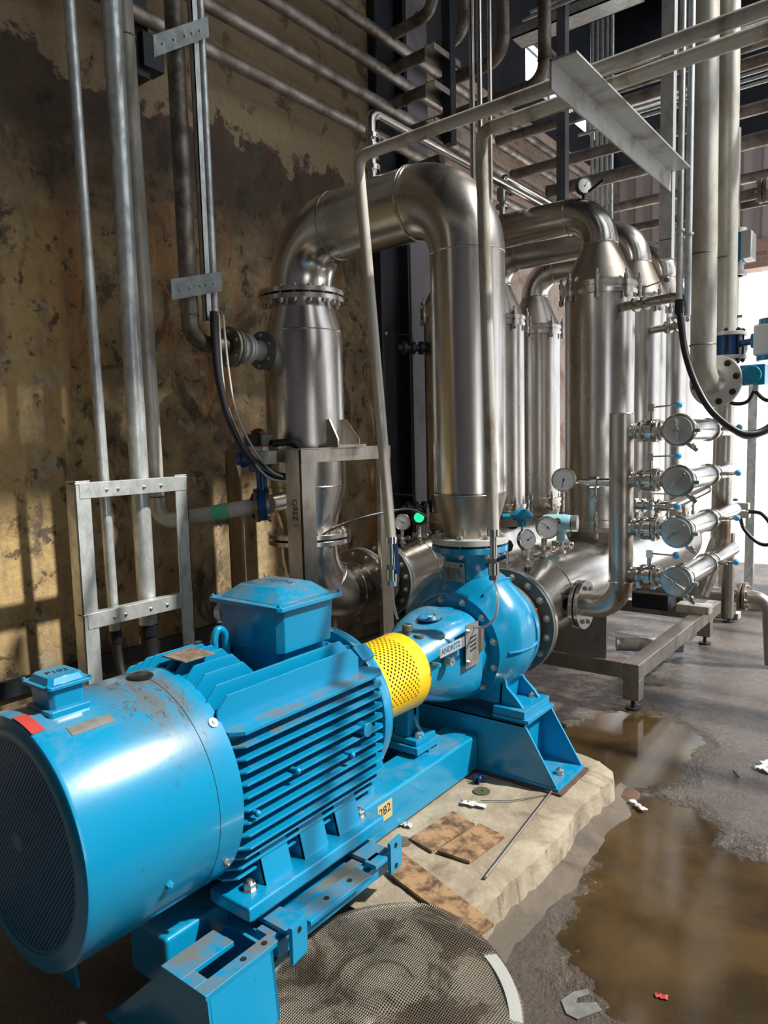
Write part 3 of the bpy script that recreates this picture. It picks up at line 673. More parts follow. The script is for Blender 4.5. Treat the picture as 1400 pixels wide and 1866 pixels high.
# slotted support plates and rails under the motor feet
b = MB(); b.box(-1.475, -1.395, 0.965, 1.13, 0.262, 0.276); b.box(-1.345, -1.303, 0.965, 1.20, 0.262, 0.276); b.box(-1.395, -1.345, 0.965, 1.005, 0.262, 0.276)
b.build('slotted_plate', 'bluedirty', bf, 0.0015)
b = MB(); b.box(-1.47, -1.315, 1.235, 1.30, 0.262, 0.276); b.box(-1.345, -1.285, 1.30, 1.56, 0.262, 0.276); b.box(-1.40, -1.345, 1.21, 1.62, 0.245, 0.262)
b.build('slotted_plate', 'bluedirty', bf, 0.0015)
b = MB(); b.box(-1.47, -1.33, 1.61, 1.70, 0.262, 0.276); b.box(-1.345, -1.30, 1.60, 1.66, 0.262, 0.276)
b.build('slotted_plate', 'bluedirty', bf, 0.0015)
b = MB(); b.box(-1.53, -1.40, 1.20, 1.74, 0.285, 0.318); b.box(-2.08, -1.86, 1.20, 1.74, 0.285, 0.318); b.box(-1.53, -1.33, 1.22, 1.72, 0.20, 0.245)
b.build('motor_rail', 'blue', bf, 0.002)
for (x, y) in ((-1.325, 1.17), (-1.318, 1.40), (-1.318, 1.50), (-1.325, 1.10)):
    MB().cyl((x, y, 0.2765), (x, y, 0.2775), 0.008, n=16).build('bolt_hole', 'blackpit', bf)
for (x, y, rz) in ((-1.275, 1.245, 0.15), (-1.302, 1.70, 0.1)):
    R = Matrix.Rotation(rz, 3, 'Z'); b = MB(); b.box(x - 0.006, x + 0.006, y - 0.035, y + 0.03, 0.215, 0.315, R); b.box(x - 0.03, x, y + 0.018, y + 0.030, 0.255, 0.268, R)
    o = b.build('jacking_lug', 'blue', bf, 0.0012)
    for z in ((0.296,) if y < 1.5 else (0.232, 0.298)):
        MB().cyl((x + 0.0062, y - 0.005, z), (x + 0.0075, y - 0.005, z), 0.0085, n=16).build('bolt_hole', 'blackpit', o)
# support block under the bearing housing foot
b = MB(); b.box(-1.83, -1.60, 2.25, 2.42, 0.300, 0.328); b.box(-1.80, -1.785, 2.27, 2.40, 0.13, 0.30); b.box(-1.63, -1.615, 2.27, 2.40, 0.15, 0.30)
b.prism([(-1.66, 2.335, 0.285), (-1.60, 2.335, 0.285), (-1.625, 2.335, 0.30), (-1.66, 2.335, 0.30)], (0, 0.01, 0)); b.box(-1.83, -1.60, 2.33, 2.34, 0.14, 0.30)
b.build('support_block', 'blue', bf, 0.002)
o = MB().box(-1.5295, -1.5285, 1.90, 1.985, 0.195, 0.262).build('tan_sticker', 'sticker', bf)
text(o, '282', 0.045, basis((-1.5280, 1.942, 0.232), (0, 1, 0.1), (0, 0, 1)), 'ink')

# ------------------------------------------------------------------ motor
mo = thing('electric_motor', 'large blue finned electric motor with terminal box, nearest the camera', 'motor', (AX, 1.4, 0.32))
R0 = 0.298
b = MB().lathe((AX, 0.725, AZ), (0, 1, 0), [(0, R0 - 0.045), (0.0, R0 - 0.012), (0.004, R0 - 0.003), (0.012, R0), (0.422, R0), (0.422, R0 - 0.006), (0.012, R0 - 0.006)], 128, False)
b.build('fan_cowl', 'bluecowl', mo)
b = MB(); b.torus((AX, 1.072, AZ), (0, 1, 0), R0 - 0.0004, 0.0012, 128, 6); b.build('cowl_seam', 'ink', mo)
MB().lathe((AX, 0.7265, AZ), (0, 1, 0), [(0, R0 - 0.035), (0.002, R0 - 0.035), (0.002, 0)], 96).build('fan_grille', 'grille', mo)
b = MB().cyl((AX, 0.80, AZ), (AX, 0.88, AZ), 0.06)
for k in range(9):
    a = 2 * PI * k / 9; b.box(AX - 0.004, AX + 0.004, 0.80, 0.90, AZ + 0.05, AZ + 0.24, Matrix.Rotation(a, 3, 'Y'), (AX, 0.85, AZ))
b.build('fan', 'black', mo)
MB().cyl((AX, 0.93, AZ), (AX, 0.95, AZ), 0.285, n=48).build('end_shield', 'darksteel', mo)
# housing core and fins
b = MB().cyl((AX, 1.13, AZ), (AX, 1.76, AZ), 0.205, n=72); b.build('stator_housing', 'blue', mo)
b = MB(); b2 = MB()
for k in range(13):
    z = 0.812 - 0.0340 * k; dz = abs(z - AZ); xo = min(0.278, math.sqrt(max(0.01, 0.338 ** 2 - dz * dz)))
    if k > 9: xo = 0.272 - (k - 9) * 0.016
    y0, y1 = 1.15, 1.775
    for sx in (1, -1):
        x1 = AX + sx * xo; x0 = AX + sx * 0.10
        c = 0.03
        (b if k > 1 else b2).prism([(x0, y0, z), (x1 - sx * c, y0, z), (x1, y0 + c, z), (x1, y1 - c, z), (x1 - sx * c, y1, z), (x0, y1, z)], (0, 0, 0.0065 if k else 0.011))
b.build('side_fins', 'blue', mo, 0.0012); b2.build('upper_side_fins', 'bluedirty', mo, 0.0012)
b = MB()
for k in range(-5, 6):
    x = AX + 0.043 * k; dx = abs(x - AX); zt = AZ + math.sqrt(0.325 ** 2 - dx * dx)
    y0 = 1.14; y1 = 1.70 if abs(k) >= 4 else (1.34 if abs(k) < 4 else 1.7)
    if abs(k) == 5: zt = AZ + 0.258
    c = 0.035
    b.prism([(x, y0, AZ + 0.12), (x, y0, zt - c), (x, y0 + c, zt), (x, y1 - c, zt), (x, y1, zt - c), (x, y1, AZ + 0.12)], (0.0065, 0, 0))
    if abs(k) < 4: b.prism([(x, 1.70, AZ + 0.12), (x, 1.70, AZ + 0.25), (x, 1.77, AZ + 0.23), (x, 1.77, AZ + 0.12)], (0.0065, 0, 0))
b.build('top_fins', 'blue', mo, 0.0012)
b = MB()
for k in range(-5, 6):
    x = AX + 0.043 * k; dx = abs(x - AX); zb = AZ - math.sqrt(0.27 ** 2 - dx * dx)
    b.box(x, x + 0.0065, 1.15, 1.75, zb, AZ - 0.12)
b.build('bottom_fins', 'blue', mo)
for (y, z) in ((1.20, 0.60), (1.35, 0.655), (1.58, 0.615)):
    MB().cyl((AX + 0.262, y, z), (AX + 0.288, y, z), 0.0075, n=12).sphere((AX + 0.288, y, z), 0.0095, 10).build('grease_nipple', 'blue', mo)
MB().cyl((AX + 0.225, 1.655, 0.668), (AX + 0.292, 1.655, 0.668), 0.022, n=28).build('round_boss', 'blue', mo, 0.002)
# drive-end shield with ear lugs
b = MB().lathe((AX, 1.765, AZ), (0, 1, 0), [(0, 0.272), (0.025, 0.276), (0.055, 0.262), (0.065, 0.20), (0.095, 0.15), (0.10, 0.06)], 96); b.build('drive_end_shield', 'blue', mo, 0.002)
for a in (0.86, 0.86 + PI / 2 + 0.3, -0.95, PI + 0.9):
    p = V((AX + 0.262 * math.cos(a), 1.765, AZ + 0.262 * math.sin(a))); R = Matrix.Rotation(-a, 3, 'Y')
    o = MB().box(p.x - 0.03, p.x + 0.03, 1.735, 1.80, p.z - 0.028, p.z + 0.028, R).build('ear_lug', 'blue', mo, 0.004)
    bolt(o, p + V((0, 0.036, 0)), (0, 1, 0), 0.008)
for a in (0.86, 2.2, 4.0, 5.4):
    p = V((AX + (R0 + 0.001) * math.cos(a), 1.125, AZ + (R0 + 0.001) * math.sin(a)))
# cowl screws, cap and plates
def on_cowl(ang, y, dr=0.0):   # ang measured from straight up towards +x
    return V((AX + (R0 + dr) * math.sin(ang), y, AZ + (R0 + dr) * math.cos(ang))), V((math.sin(ang), 0, math.cos(ang)))
p, n = on_cowl(0.83, 1.125, 0.0); MB().lathe(p, n, [(0, 0.013), (0.004, 0.013), (0.006, 0.009), (0.006, 0)], 20).sphere(p + n * 0.006, 0.006, 10).build('cowl_screw', 'white', mo)
p, n = on_cowl(1.93, 0.93, 0.0); bolt(mo, p, n, 0.009, 0, 'teal')
p, n = on_cowl(2.10, 1.115, 0.0); bolt(mo, p, n, 0.009, 0, 'bolt')
p, n = on_cowl(0.02, 1.065, 0.0); MB().lathe(p, n, [(0, 0.034), (0.004, 0.034), (0.006, 0.028), (0.006, 0)], 32).build('cowl_cap', 'black', mo, label='black round plug on top of the fan cowl')
for (a0, y0, y1, da, mt, nm) in ((0.40, 0.80, 0.905, 0.10, 'nameplate', 'nameplate'), (0.05, 0.73, 0.76, 0.30, 'red', 'red_label')):
    b = MB(); rows = []
    for k in range(7):
        a = a0 + da * k / 6; p0, n0 = on_cowl(a, y0, 0.0005); p1, _ = on_cowl(a, y1, 0.0005)
        rows.append([p0, p1, p1 + n0 * 0.0012, p0 + n0 * 0.0012])
    b.loft(rows).build(nm, mt, mo)
# lifting eye, junction details
b = MB().cyl((-1.675, 1.36, 0.86), (-1.675, 1.36, 0.925), 0.024, n=24); b.spline([(-1.675, 1.340, 0.915), (-1.675, 1.338, 0.975), (-1.675, 1.350, 1.003), (-1.675, 1.368, 1.000), (-1.675, 1.380, 0.975), (-1.675, 1.381, 0.915)], 0.0115, 12)
b.build('lifting_eye', 'blue', mo)
MB().cyl((-1.79, 1.37, 0.905), (-1.79, 1.37, 0.930), 0.018).cyl((-1.79, 1.37, 0.930), (-1.79, 1.37, 0.948), 0.012, n=6).build('hex_plug', 'bolt', mo)
MB().box(-1.665, -1.565, 1.15, 1.25, 0.976, 0.980).build('nameplate', 'brass', mo, label='rust brown plate across the top fins')
def rbox(b, cx, cy, z0, z1, hx0, hy0, hx1, hy1, ch=0.018, rot=0.0):
    rows = []
    for z, hx, hy in ((z0, hx0, hy0), (z1, hx1, hy1)):
        pts = [(hx - ch, -hy), (hx, -hy + ch), (hx, hy - ch), (hx - ch, hy), (-hx + ch, hy), (-hx, hy - ch), (-hx, -hy + ch), (-hx + ch, -hy)]
        rows.append([(cx + x * math.cos(rot) - y * math.sin(rot), cy + x * math.sin(rot) + y * math.cos(rot), z) for x, y in pts])
    return b.loft(rows)
tcx, tcy, trot = -1.640, 1.560, 0.0
tb = rbox(MB(), tcx, tcy, 0.93, 1.065, 0.133, 0.118, 0.141, 0.126, 0.02, trot); tb = rbox(tb, tcx, tcy, 0.84, 0.935, 0.112, 0.10, 0.112, 0.10, 0.015, trot).build('terminal_box', 'blue', mo, 0.003)
b = rbox(MB(), tcx, tcy, 1.063, 1.078, 0.160, 0.143, 0.160, 0.143, 0.012, trot); b = rbox(b, tcx, tcy, 1.078, 1.115, 0.135, 0.118, 0.090, 0.075, 0.012, trot)
tl = b.build('terminal_box_lid', 'bluedirty', tb, 0.003)
for sx in (1, -1):
    for sy in (1, -1): bolt(tb, (tcx + sx * 0.147, tcy + sy * 0.130, 1.078), (0, 0, 1), 0.006, 0, 'teal')
random.seed(4)
b = MB()
for k in range(7):
    x = tcx - 0.055 + 0.018 * k; b.bar((x, tcy + 0.01 + jit(.01), 1.1156), (x + 0.012, tcy + 0.035 + jit(.01), 1.1156), 0.003, 0.0008)
b.build('scribbled_marks', 'ink', tb)
MB().cyl((-1.80, 1.47, 1.02), (-1.775, 1.47, 1.02), 0.03, n=20).build('cable_gland', 'white', mo)
scx, scy = -1.632, 0.838
sb = rbox(MB(), scx, scy, 0.925, 1.005, 0.045, 0.040, 0.050, 0.045, 0.010); sb = rbox(sb, scx, scy, 0.915, 0.953, 0.058, 0.052, 0.058, 0.052, 0.006).build('small_junction_box', 'blue', mo, 0.003)
b = rbox(MB(), scx, scy, 1.003, 1.011, 0.062, 0.057, 0.062, 0.057, 0.010); b = rbox(b, scx, scy, 1.011, 1.027, 0.053, 0.047, 0.044, 0.039, 0.010)
b.build('small_box_lid', 'blue', sb, 0.002)
text(sb, 'P102', 0.026, basis((scx, scy, 1.0276), (0.15, 1, 0), (-1, 0.15, 0)), 'ink')
for sx in (1, -1):
    for sy in (1, -1): MB().cyl((scx + sx * 0.056, scy + sy * 0.051, 1.011), (scx + sx * 0.056, scy + sy * 0.051, 1.016), 0.0045, n=10).build('lid_screw', 'teal', sb)
# feet
for sx in (1, -1):
    fx0, fx1 = (AX + 0.13, AX + 0.29) if sx > 0 else (AX - 0.29, AX - 0.13)
    ft = MB().box(fx0, fx1, 1.155, 1.725, 0.320, 0.362).build('foot', 'blue', mo, 0.008)
    b = MB()
    for y in (1.25, 1.40, 1.55):
        xa = AX + sx * 0.275; xb = AX + sx * 0.15
        b.prism([(xb, y, 0.36), (xa - sx * 0.02, y, 0.36), (AX + sx * 0.225, y, 0.47), (xb, y, 0.50)], (0, 0.015, 0))
        b.prism([(xa - sx * 0.02, y, 0.36), (xa - sx * 0.02, y + 0.10, 0.36), (AX + sx * 0.225, y + 0.10, 0.475), (AX + sx * 0.225, y, 0.475)], (-sx * 0.012, 0, 0))
    b.build('foot_rib', 'blue', ft, 0.002)
    for y in (1.215, 1.675): bolt(ft, (AX + sx * 0.225, y, 0.362), (0, 0, 1), 0.018)

# ------------------------------------------------------------------ yellow coupling guard
cg = thing('coupling_guard', 'yellow perforated coupling guard between motor and pump', 'guard', (AX, 2.0, 0.5))
b = MB().lathe((AX, 1.845, AZ), (0, 1, 0), [(0, 0.132), (0.03, 0.132), (0.033, 0.137), (0.075, 0.137), (0.078, 0.144), (0.365, 0.150), (0.365, 0.147), (0.078, 0.141), (0.03, 0.130)], 96, False)
b.build('guard_shell', 'yellow', cg)
MB().torus((AX, 2.208, AZ), (0, 1, 0), 0.149, 0.0025, 96, 8).build('rolled_edge', 'yellow_plain', cg)
MB().torus((AX, 1.905, AZ), (0, 1, 0), 0.1385, 0.003, 96, 8).build('swaged_ring', 'yellow_plain', cg)
MB().cyl((AX, 1.84, AZ), (AX, 2.22, AZ), 0.03).cyl((AX, 1.93, AZ), (AX, 2.0, AZ), 0.09).cyl((AX, 2.08, AZ), (AX, 2.15, AZ), 0.09).build('coupling', 'darksteel', cg)
MB().box(-1.66, -1.64, 1.88, 2.02, 0.29, 0.51).build('guard_bracket', 'steel_dull', cg)

# ------------------------------------------------------------------ pump
pu = thing('centrifugal_pump', 'blue end-suction centrifugal pump with volute casing behind the yellow guard', 'pump', (AX, 2.75, 0.38))
def sup(hx, hz, e, y, n=64, cx=AX, cz=AZ):
    r = []
    for i in range(n):
        a = 2 * PI * i / n; c, s_ = math.cos(a), math.sin(a)
        r.append((cx + hx * math.copysign(abs(c) ** (2 / e), c), y, cz + hz * math.copysign(abs(s_) ** (2 / e), s_)))
    return r
b = MB().loft([sup(.118, .118, 2, 2.175), sup(.124, .124, 2, 2.19), sup(.128, .128, 2, 2.235), sup(.145, .142, 2.3, 2.29), sup(.170, .168, 3.0, 2.38), sup(.182, .182, 3.6, 2.48), sup(.184, .186, 3.6, 2.535)])
bh = b.build('bearing_housing', 'blue', pu, 0.0, 40)
b = MB().lathe((AX, 2.525, AZ), (0, 1, 0), [(0, 0.150), (0, 0.172), (0.03, 0.178), (0.078, 0.180)], 96); b.build('casing_cover', 'blue', pu, 0.0015)
# recessed well with oil filler, breather and plugs on top of the housing
MB().lathe((-1.63, 2.40, 0.818), (0, 0, 1), [(0.0, 0.050), (0.005, 0.052), (0.006, 0.046), (0.001, 0.043), (0.001, 0)], 40).build('top_well', 'deepblue', bh)
MB().cyl((-1.645, 2.262, 0.775), (-1.645, 2.262, 0.80), 0.017, n=20).lathe((-1.645, 2.262, 0.80), (0, 0, 1), [(0, 0.021), (0.022, 0.021), (0.025, 0.018), (0.025, 0)], 24).build('oil_filler_cap', 'flange_grey', bh, 0.001, label='grey ribbed filler cap')
MB().lathe((-1.598, 2.278, 0.775), (0, 0, 1), [(0, 0.020), (0.012, 0.020), (0.012, 0.012), (0.004, 0.012)], 24).build('breather_ring', 'nameplate', bh)
MB().cyl((-1.615, 2.39, 0.82), (-1.615, 2.39, 0.834), 0.016, n=20).build('plug', 'paleblue', bh)
MB().sphere((-1.605, 2.40, 0.842), 0.006, 10).build('red_plug_cap', 'red', bh)
# steel cover over the housing window, with louvre slots
b = MB(); xh = -1.4605
b.prism([(xh, 2.395, 0.640), (xh, 2.492, 0.640), (xh, 2.492, 0.815), (xh, 2.395, 0.815)], (0.003, 0, 0))
cp = b.build('seal_cover', 'nameplate', pu, 0.0004, label='grey steel seal cover with louvre slots')
for k in range(4): MB().box(xh + 0.003, xh + 0.004, 2.425, 2.472, 0.705 + 0.017 * k, 0.711 + 0.017 * k, Matrix.Rotation(0.12, 3, 'X')).build('louvre_slot', 'blackpit', cp)
for z in (0.665, 0.79): bolt(cp, (xh + 0.003, 2.408, z), (1, 0, 0), 0.008)
b = MB(); rows = []
for k in range(9):
    t = k / 8; y = 2.488 + 0.055 * t; x = -1.462 + 0.010 * math.sin(t * PI); h = 0.052 * (1 - 0.35 * t * t)
    rows.append([(x, y, 0.735 - h), (x, y, 0.735 + h), (x + 0.002, y, 0.735 + h), (x + 0.002, y, 0.735 - h)])
b.loft(rows).build('curved_shield', 'steel_dull', cp)
xp = -1.474
npl = MB().prism([(-1.476, 2.235, 0.722), (-1.462, 2.385, 0.735), (-1.462, 2.385, 0.775), (-1.476, 2.235, 0.762)], (0.004, 0, 0)).build('nameplate', 'plate_light', pu, 0.0004)
nx_ = V((0.014, 0.150, 0.013)).normalized()
text(npl, 'ANDRITZ', 0.030, basis((-1.4660, 2.298, 0.748), nx_, (0, 0, 1)), 'bluelogo', bold=0.0009, sx=0.92)
text(npl, '\u00a9', 0.012, basis((-1.4605, 2.372, 0.762), nx_, (0, 0, 1)), 'bluelogo')
MB().lathe((-1.474, 2.305, 0.690), (1, 0, 0), [(-0.02, 0.016), (0.010, 0.016), (0.010, 0.008), (0.004, 0.008)], 24).build('sight_plug', 'bolt', pu)
for (y, z) in ((2.225, 0.70), (2.40, 0.745)): MB().cyl((-1.50, y, z), (-1.468, y, z), 0.008, n=16).build('blind_plug', 'blue', pu)
# volute
def vr(a):   # outline radius of the volute, a from +x counter-clockwise towards +z
    a = a % (2 * PI); K = [(0, .292), (0.7, .318), (1.3, .338), (1.9, .345), (2.6, .345), (3.2, .338), (4.0, .300), (4.71, .258), (5.5, .270), (2 * PI, .292)]
    for (a0, r0), (a1, r1) in zip(K, K[1:]):
        if a <= a1: t = (a - a0) / (a1 - a0); t = t * t * (3 - 2 * t); return r0 + (r1 - r0) * t
rows = []
for i in range(97):
    a = 2 * PI * (i % 96) / 96; R = vr(a); row = []
    for (fr, y) in ((0.0, 2.625), (0.0, 2.60), (0.08, 2.598), (0.22, 2.615), (0.45, 2.635), (0.75, 2.665), (0.93, 2.70), (1.0, 2.745), (1.0, 2.765), (0.93, 2.81), (0.75, 2.845), (0.4, 2.87), (0.0, 2.885), (-0.25, 2.90)):
        r = 0.225 + (R - 0.225) * fr if fr >= 0 else 0.17
        row.append((AX + r * math.cos(a), y, AZ + r * math.sin(a)))
    rows.append(row)
b = MB(); Rw = [[b.bm.verts.new(p) for p in row] for row in rows[:96]]
for i in range(96):
    for k in range(13): b.bm.faces.new((Rw[i][k], Rw[i][k + 1], Rw[(i + 1) % 96][k + 1], Rw[(i + 1) % 96][k]))
vo = b.build('volute_casing', 'blue', pu, smooth=60)
b = MB().torus((AX, 2.755, AZ), (0, 1, 0), 0.1, 0.001, 8, 4); b.bm.clear()
for a in (0.02, 1.05, 5.4):
    pts = []
    for (fr, y) in ((0.45, 2.633), (0.75, 2.662), (0.93, 2.698), (1.0, 2.745), (1.0, 2.765), (0.93, 2.812), (0.75, 2.848)):
        r = 0.225 + (vr(a) - 0.225) * fr + 0.001; pts.append((AX + r * math.cos(a), y, AZ + r * math.sin(a)))
    b.spline(pts, 0.0055, 10, 5)
b.build('casting_rib', 'blue', vo)
MB().ring((AX, 2.612, AZ), (0, 1, 0), 0.10, 0.224, 0.02, 96).build('cover_face', 'blue', pu, 0.001)
bolts(pu, (AX, 2.60, AZ), (0, -1, 0), 0.2085, 12, 0.0132, 0, 0.26)
# discharge neck and flange
rows = []
for (z, hx, hy, cx) in ((0.80, 0.26, 0.105, -1.67), (0.86, 0.235, 0.11, -1.67), (0.91, 0.185, 0.112, -1.665), (0.955, 0.142, 0.115, -1.655), (0.99, 0.120, 0.118, -1.65), (1.03, 0.118, 0.118, -1.65), (1.055, 0.13, 0.13, -1.65)):
    rows.append([(cx + hx * math.cos(2 * PI * i / 48), 2.755 + hy * math.sin(2 * PI * i / 48), z) for i in range(48)])
MB().loft(rows).build('discharge_neck', 'blue', pu, smooth=60)
MB().ring((-1.65, 2.755, 1.068), (0, 0, 1), 0.08, 0.168, 0.026, 64).build('discharge_flange', 'blue', pu, 0.002)
o = MB().prism([(-1.715, 2.645, 0.925), (-1.605, 2.640, 0.925), (-1.600, 2.622, 1.018), (-1.705, 2.627, 1.018)], (0, -0.003, 0)).build('nameplate', 'nameplate', pu, 0.0004)
b = MB()
for k in range(6): b.box(-1.700, -1.620, 2.6365 - k * 0.0027, 2.6375 - k * 0.0027, 0.937 + k * 0.010, 0.9385 + k * 0.010)
for x in (-1.68, -1.655, -1.63): b.bar((x, 2.6375, 0.937), (x, 2.624, 0.987), 0.0012, 0.0012)
b.build('printed_lines', 'ink', o)
MB().prism([(-1.622, 2.6215, 1.00), (-1.608, 2.6215, 1.00), (-1.615, 2.6205, 1.012)], (0, -0.002, 0)).build('warning_triangle', 'ink', o)
# suction nozzle
MB().lathe((AX, 2.87, AZ), (0, 1, 0), [(0, 0.20), (0.03, 0.185), (0.075, 0.18), (0.075, 0.235), (0.100, 0.235), (0.100, 0.15)], 72).build('suction_nozzle', 'blue', pu, 0.001)
# feet of the volute on the pedestal, foot of the bearing housing
for sx in (1, -1):
    x0, x1 = (AX + 0.19, AX + 0.335) if sx > 0 else (AX - 0.335, AX - 0.19)
    b = MB(); b.box(x0, x1, 2.61, 2.85, 0.392, 0.424)
    for y in (2.645, 2.80): b.prism([(AX + sx * 0.08, y, 0.424), (AX + sx * 0.31, y, 0.424), (AX + sx * 0.285, y, 0.455), (AX + sx * 0.235, y, 0.50), (AX + sx * 0.225, y, 0.56), (AX + sx * 0.08, y, 0.50)], (0, 0.016, 0))
    b.prism([(AX + sx * 0.20, 2.645, 0.424), (AX + sx * 0.20, 2.81, 0.424), (AX + sx * 0.21, 2.81, 0.56), (AX + sx * 0.21, 2.645, 0.56)], (sx * 0.012, 0, 0))
    f_ = b.build('casing_foot', 'blue', pu, 0.002)
    MB().box(x0 + (0.0 if sx > 0 else -.02), x1 + (0.02 if sx > 0 else 0), 2.605, 2.855, 0.376, 0.392).build('foot_shim', 'blue', f_, 0.002)
    for y in (2.665, 2.80): bolt(f_, (AX + sx * 0.275, y, 0.425), (0, 0, 1), 0.015)
b = MB(); b.box(-1.80, -1.615, 2.265, 2.405, 0.329, 0.350)
for (xa, sg) in ((-1.735, -1), (-1.665, 1)):
    b.prism([(xa, 2.32, 0.55), (xa, 2.32, 0.43), (xa + sg * 0.012, 2.32, 0.39), (xa + sg * 0.045, 2.32, 0.35), (-1.70, 2.32, 0.35), (-1.70, 2.32, 0.55)], (0, 0.02, 0))
b.box(-1.735, -1.665, 2.28, 2.36, 0.35, 0.55)
f_ = b.build('support_foot', 'blue', pu, 0.003); bolt(f_, (-1.640, 2.31, 0.351), (0, 0, 1), 0.015); bolt(f_, (-1.770, 2.31, 0.351), (0, 0, 1), 0.015)
# ------------------------------------------------------------------ big discharge bend from the pump to the wall-side vessel
YD = 2.765
db = thing('discharge_bend', 'big U-shaped stainless pipe rising from the pump and bending over to the wall vessel', 'pipe', (-1.65, YD, 1.1))
b = MB().tube([(-1.65, YD, 1.30), (-1.65, YD, 2.60), (-2.67, 2.80, 2.60), (-2.67, 2.80, 2.30)], 0.160, 0.27, 64, False, 14)
b.build('pipe', 'steel', db)
MB().lathe((-1.65, YD, 1.115), (0, 0, 1), [(0, 0.118), (0.05, 0.122), (0.185, 0.160), (0.20, 0.160)], 64, False).build('reducer', 'steel_dull', db)
b = MB(); weld(b, (-1.65, YD, 1.305), (0, 0, 1), 0.1602); weld(b, (-1.65, YD, 2.33), (0, 0, 1), 0.1602); weld(b, (-1.92, YD, 2.60), (1, 0, 0), 0.1602); weld(b, (-2.40, 2.79, 2.60), (1, 0, 0), 0.1602)
b.build('weld_seam', 'steel_bright', db)
MB().ring((-1.65, 2.755, 1.104), (0, 0, 1), 0.10, 0.170, 0.026, 64).build('flange', 'lightgrey', db, 0.002)
MB().ring((-1.65, 2.755, 1.086), (0, 0, 1), 0.10, 0.15, 0.010, 64).build('gasket', 'rubber', db)
bolts(db, (-1.65, 2.755, 1.086), (0, 0, 1), 0.145, 8, 0.013, 0.066, 0.25)

vx, vy = -2.67, 2.80
ve = thing('upright_vessel', 'upright stainless vessel with cone ends near the stained wall, under the big bend', 'vessel', (vx, vy, 1.05))
MB().lathe((vx, vy, 1.07), (0, 0, 1), [(0, 0.145), (0.02, 0.145), (0.25, 0.205), (1.04, 0.205), (1.185, 0.160), (1.20, 0.160)], 96, False).build('shell', 'steel', ve)
b = MB(); weld(b, (vx, vy, 1.32), (0, 0, 1), 0.2055); weld(b, (vx, vy, 2.11), (0, 0, 1), 0.2055); b.build('weld_seam', 'steel_bright', ve)
flange_pair(ve, (vx, vy, 2.285), (0, 0, 1), 0.15, 0.225, 0.024, 0.010, 16, 0.011, 'steel')
flange_pair(ve, (vx, vy, 1.045), (0, 0, 1), 0.14, 0.222, 0.024, 0.010, 16, 0.011, 'steel')
for (a) in (-0.25, 0.35):   # gusseted bracket resting on the frame
    p = V((vx + 0.2 * math.cos(a), vy + 0.2 * math.sin(a), 1.53)); d = V((math.cos(a), math.sin(a), 0)); t = V((-d.y, d.x, 0)) * 0.004
    MB().prism([p - d * 0.01 - t, p + d * 0.10 - t, p + d * 0.10 - t + V((0, 0, 0.03)), p + d * 0.03 - t + V((0, 0, 0.13)), p - d * 0.01 - t + V((0, 0, 0.13))], t * 2).build('support_gusset', 'steel_dull', ve)
MB().box(-2.50, -2.36, 2.70, 2.92, 1.518, 1.532).build('support_pad', 'steel_dull', ve)
fr = thing('vessel_stand', 'stainless angle frame standing around the wall vessel, handwriting on one leg', 'frame', (-2.65, 2.8, 0))
def angle(b, x, y, z0, z1, sx, sy, w=0.10, t=0.008):
    b.box(min(x, x + sx * w), max(x, x + sx * w), min(y, y + sy * t), max(y, y + sy * t), z0, z1); b.box(min(x, x + sx * t), max(x, x + sx * t), min(y, y + sy * w), max(y, y + sy * w), z0, z1); return b
for x, y, sx, sy in ((-2.40, 2.47, -1, 1), (-2.40, 3.18, -1, -1), (-3.05, 2.57, 1, 1), (-3.05, 3.18, 1, -1)):
    angle(MB(), x, y, 0, 1.512, sx, sy).build('leg', 'steel_dull', fr, 0.001)
b = MB(); b.box(-2.4035, -2.3965, 2.475, 3.175, 1.450, 1.512); b.box(-2.46, -2.3965, 2.475, 3.175, 1.5125, 1.519); b.box(-3.045, -2.41, 2.563, 2.569, 1.450, 1.5125); b.box(-3.0535, -3.0465, 2.575, 3.175, 1.450, 1.513)
b.build('top_rail', 'steel_dull', fr, 0.001)
text(fr, 'QBSZ 1', 0.042, basis((-2.445, 2.4692, 1.21), (0, 0, -1), (1, 0, 0)), 'ink')
we = thing('vessel_outlet_elbow', 'stainless elbow turning from under the wall vessel towards the rear header', 'pipe', (vx, vy, 0.7))
MB().tube([(vx, vy, 1.02), (vx, vy, 0.705), (vx, 3.185, 0.705)], 0.150, 0.28, 64, False, 14).build('elbow', 'steel', we)
b = MB(); weld(b, (vx, 3.09, 0.705), (0, 1, 0), 0.1505); weld(b, (vx, vy + 0.09, 0.80), (0, 1, -1), 0.151); b.build('weld_seam', 'steel_bright', we)
MB().ring((vx, 3.195, 0.705), (0, 1, 0), 0.14, 0.222, 0.026, 64).build('flange', 'steel_dull', we, 0.002)
MB().lathe((vx, vy, 0.0), (0, 0, 1), [(0, 0.12), (0.012, 0.12), (0.012, 0.06), (0.56, 0.06)], 32).build('support_post', 'steel_dull', we)
bolts(we, (vx, 3.182, 0.705), (0, -1, 0), 0.19, 12, 0.012, 0, 0.1)

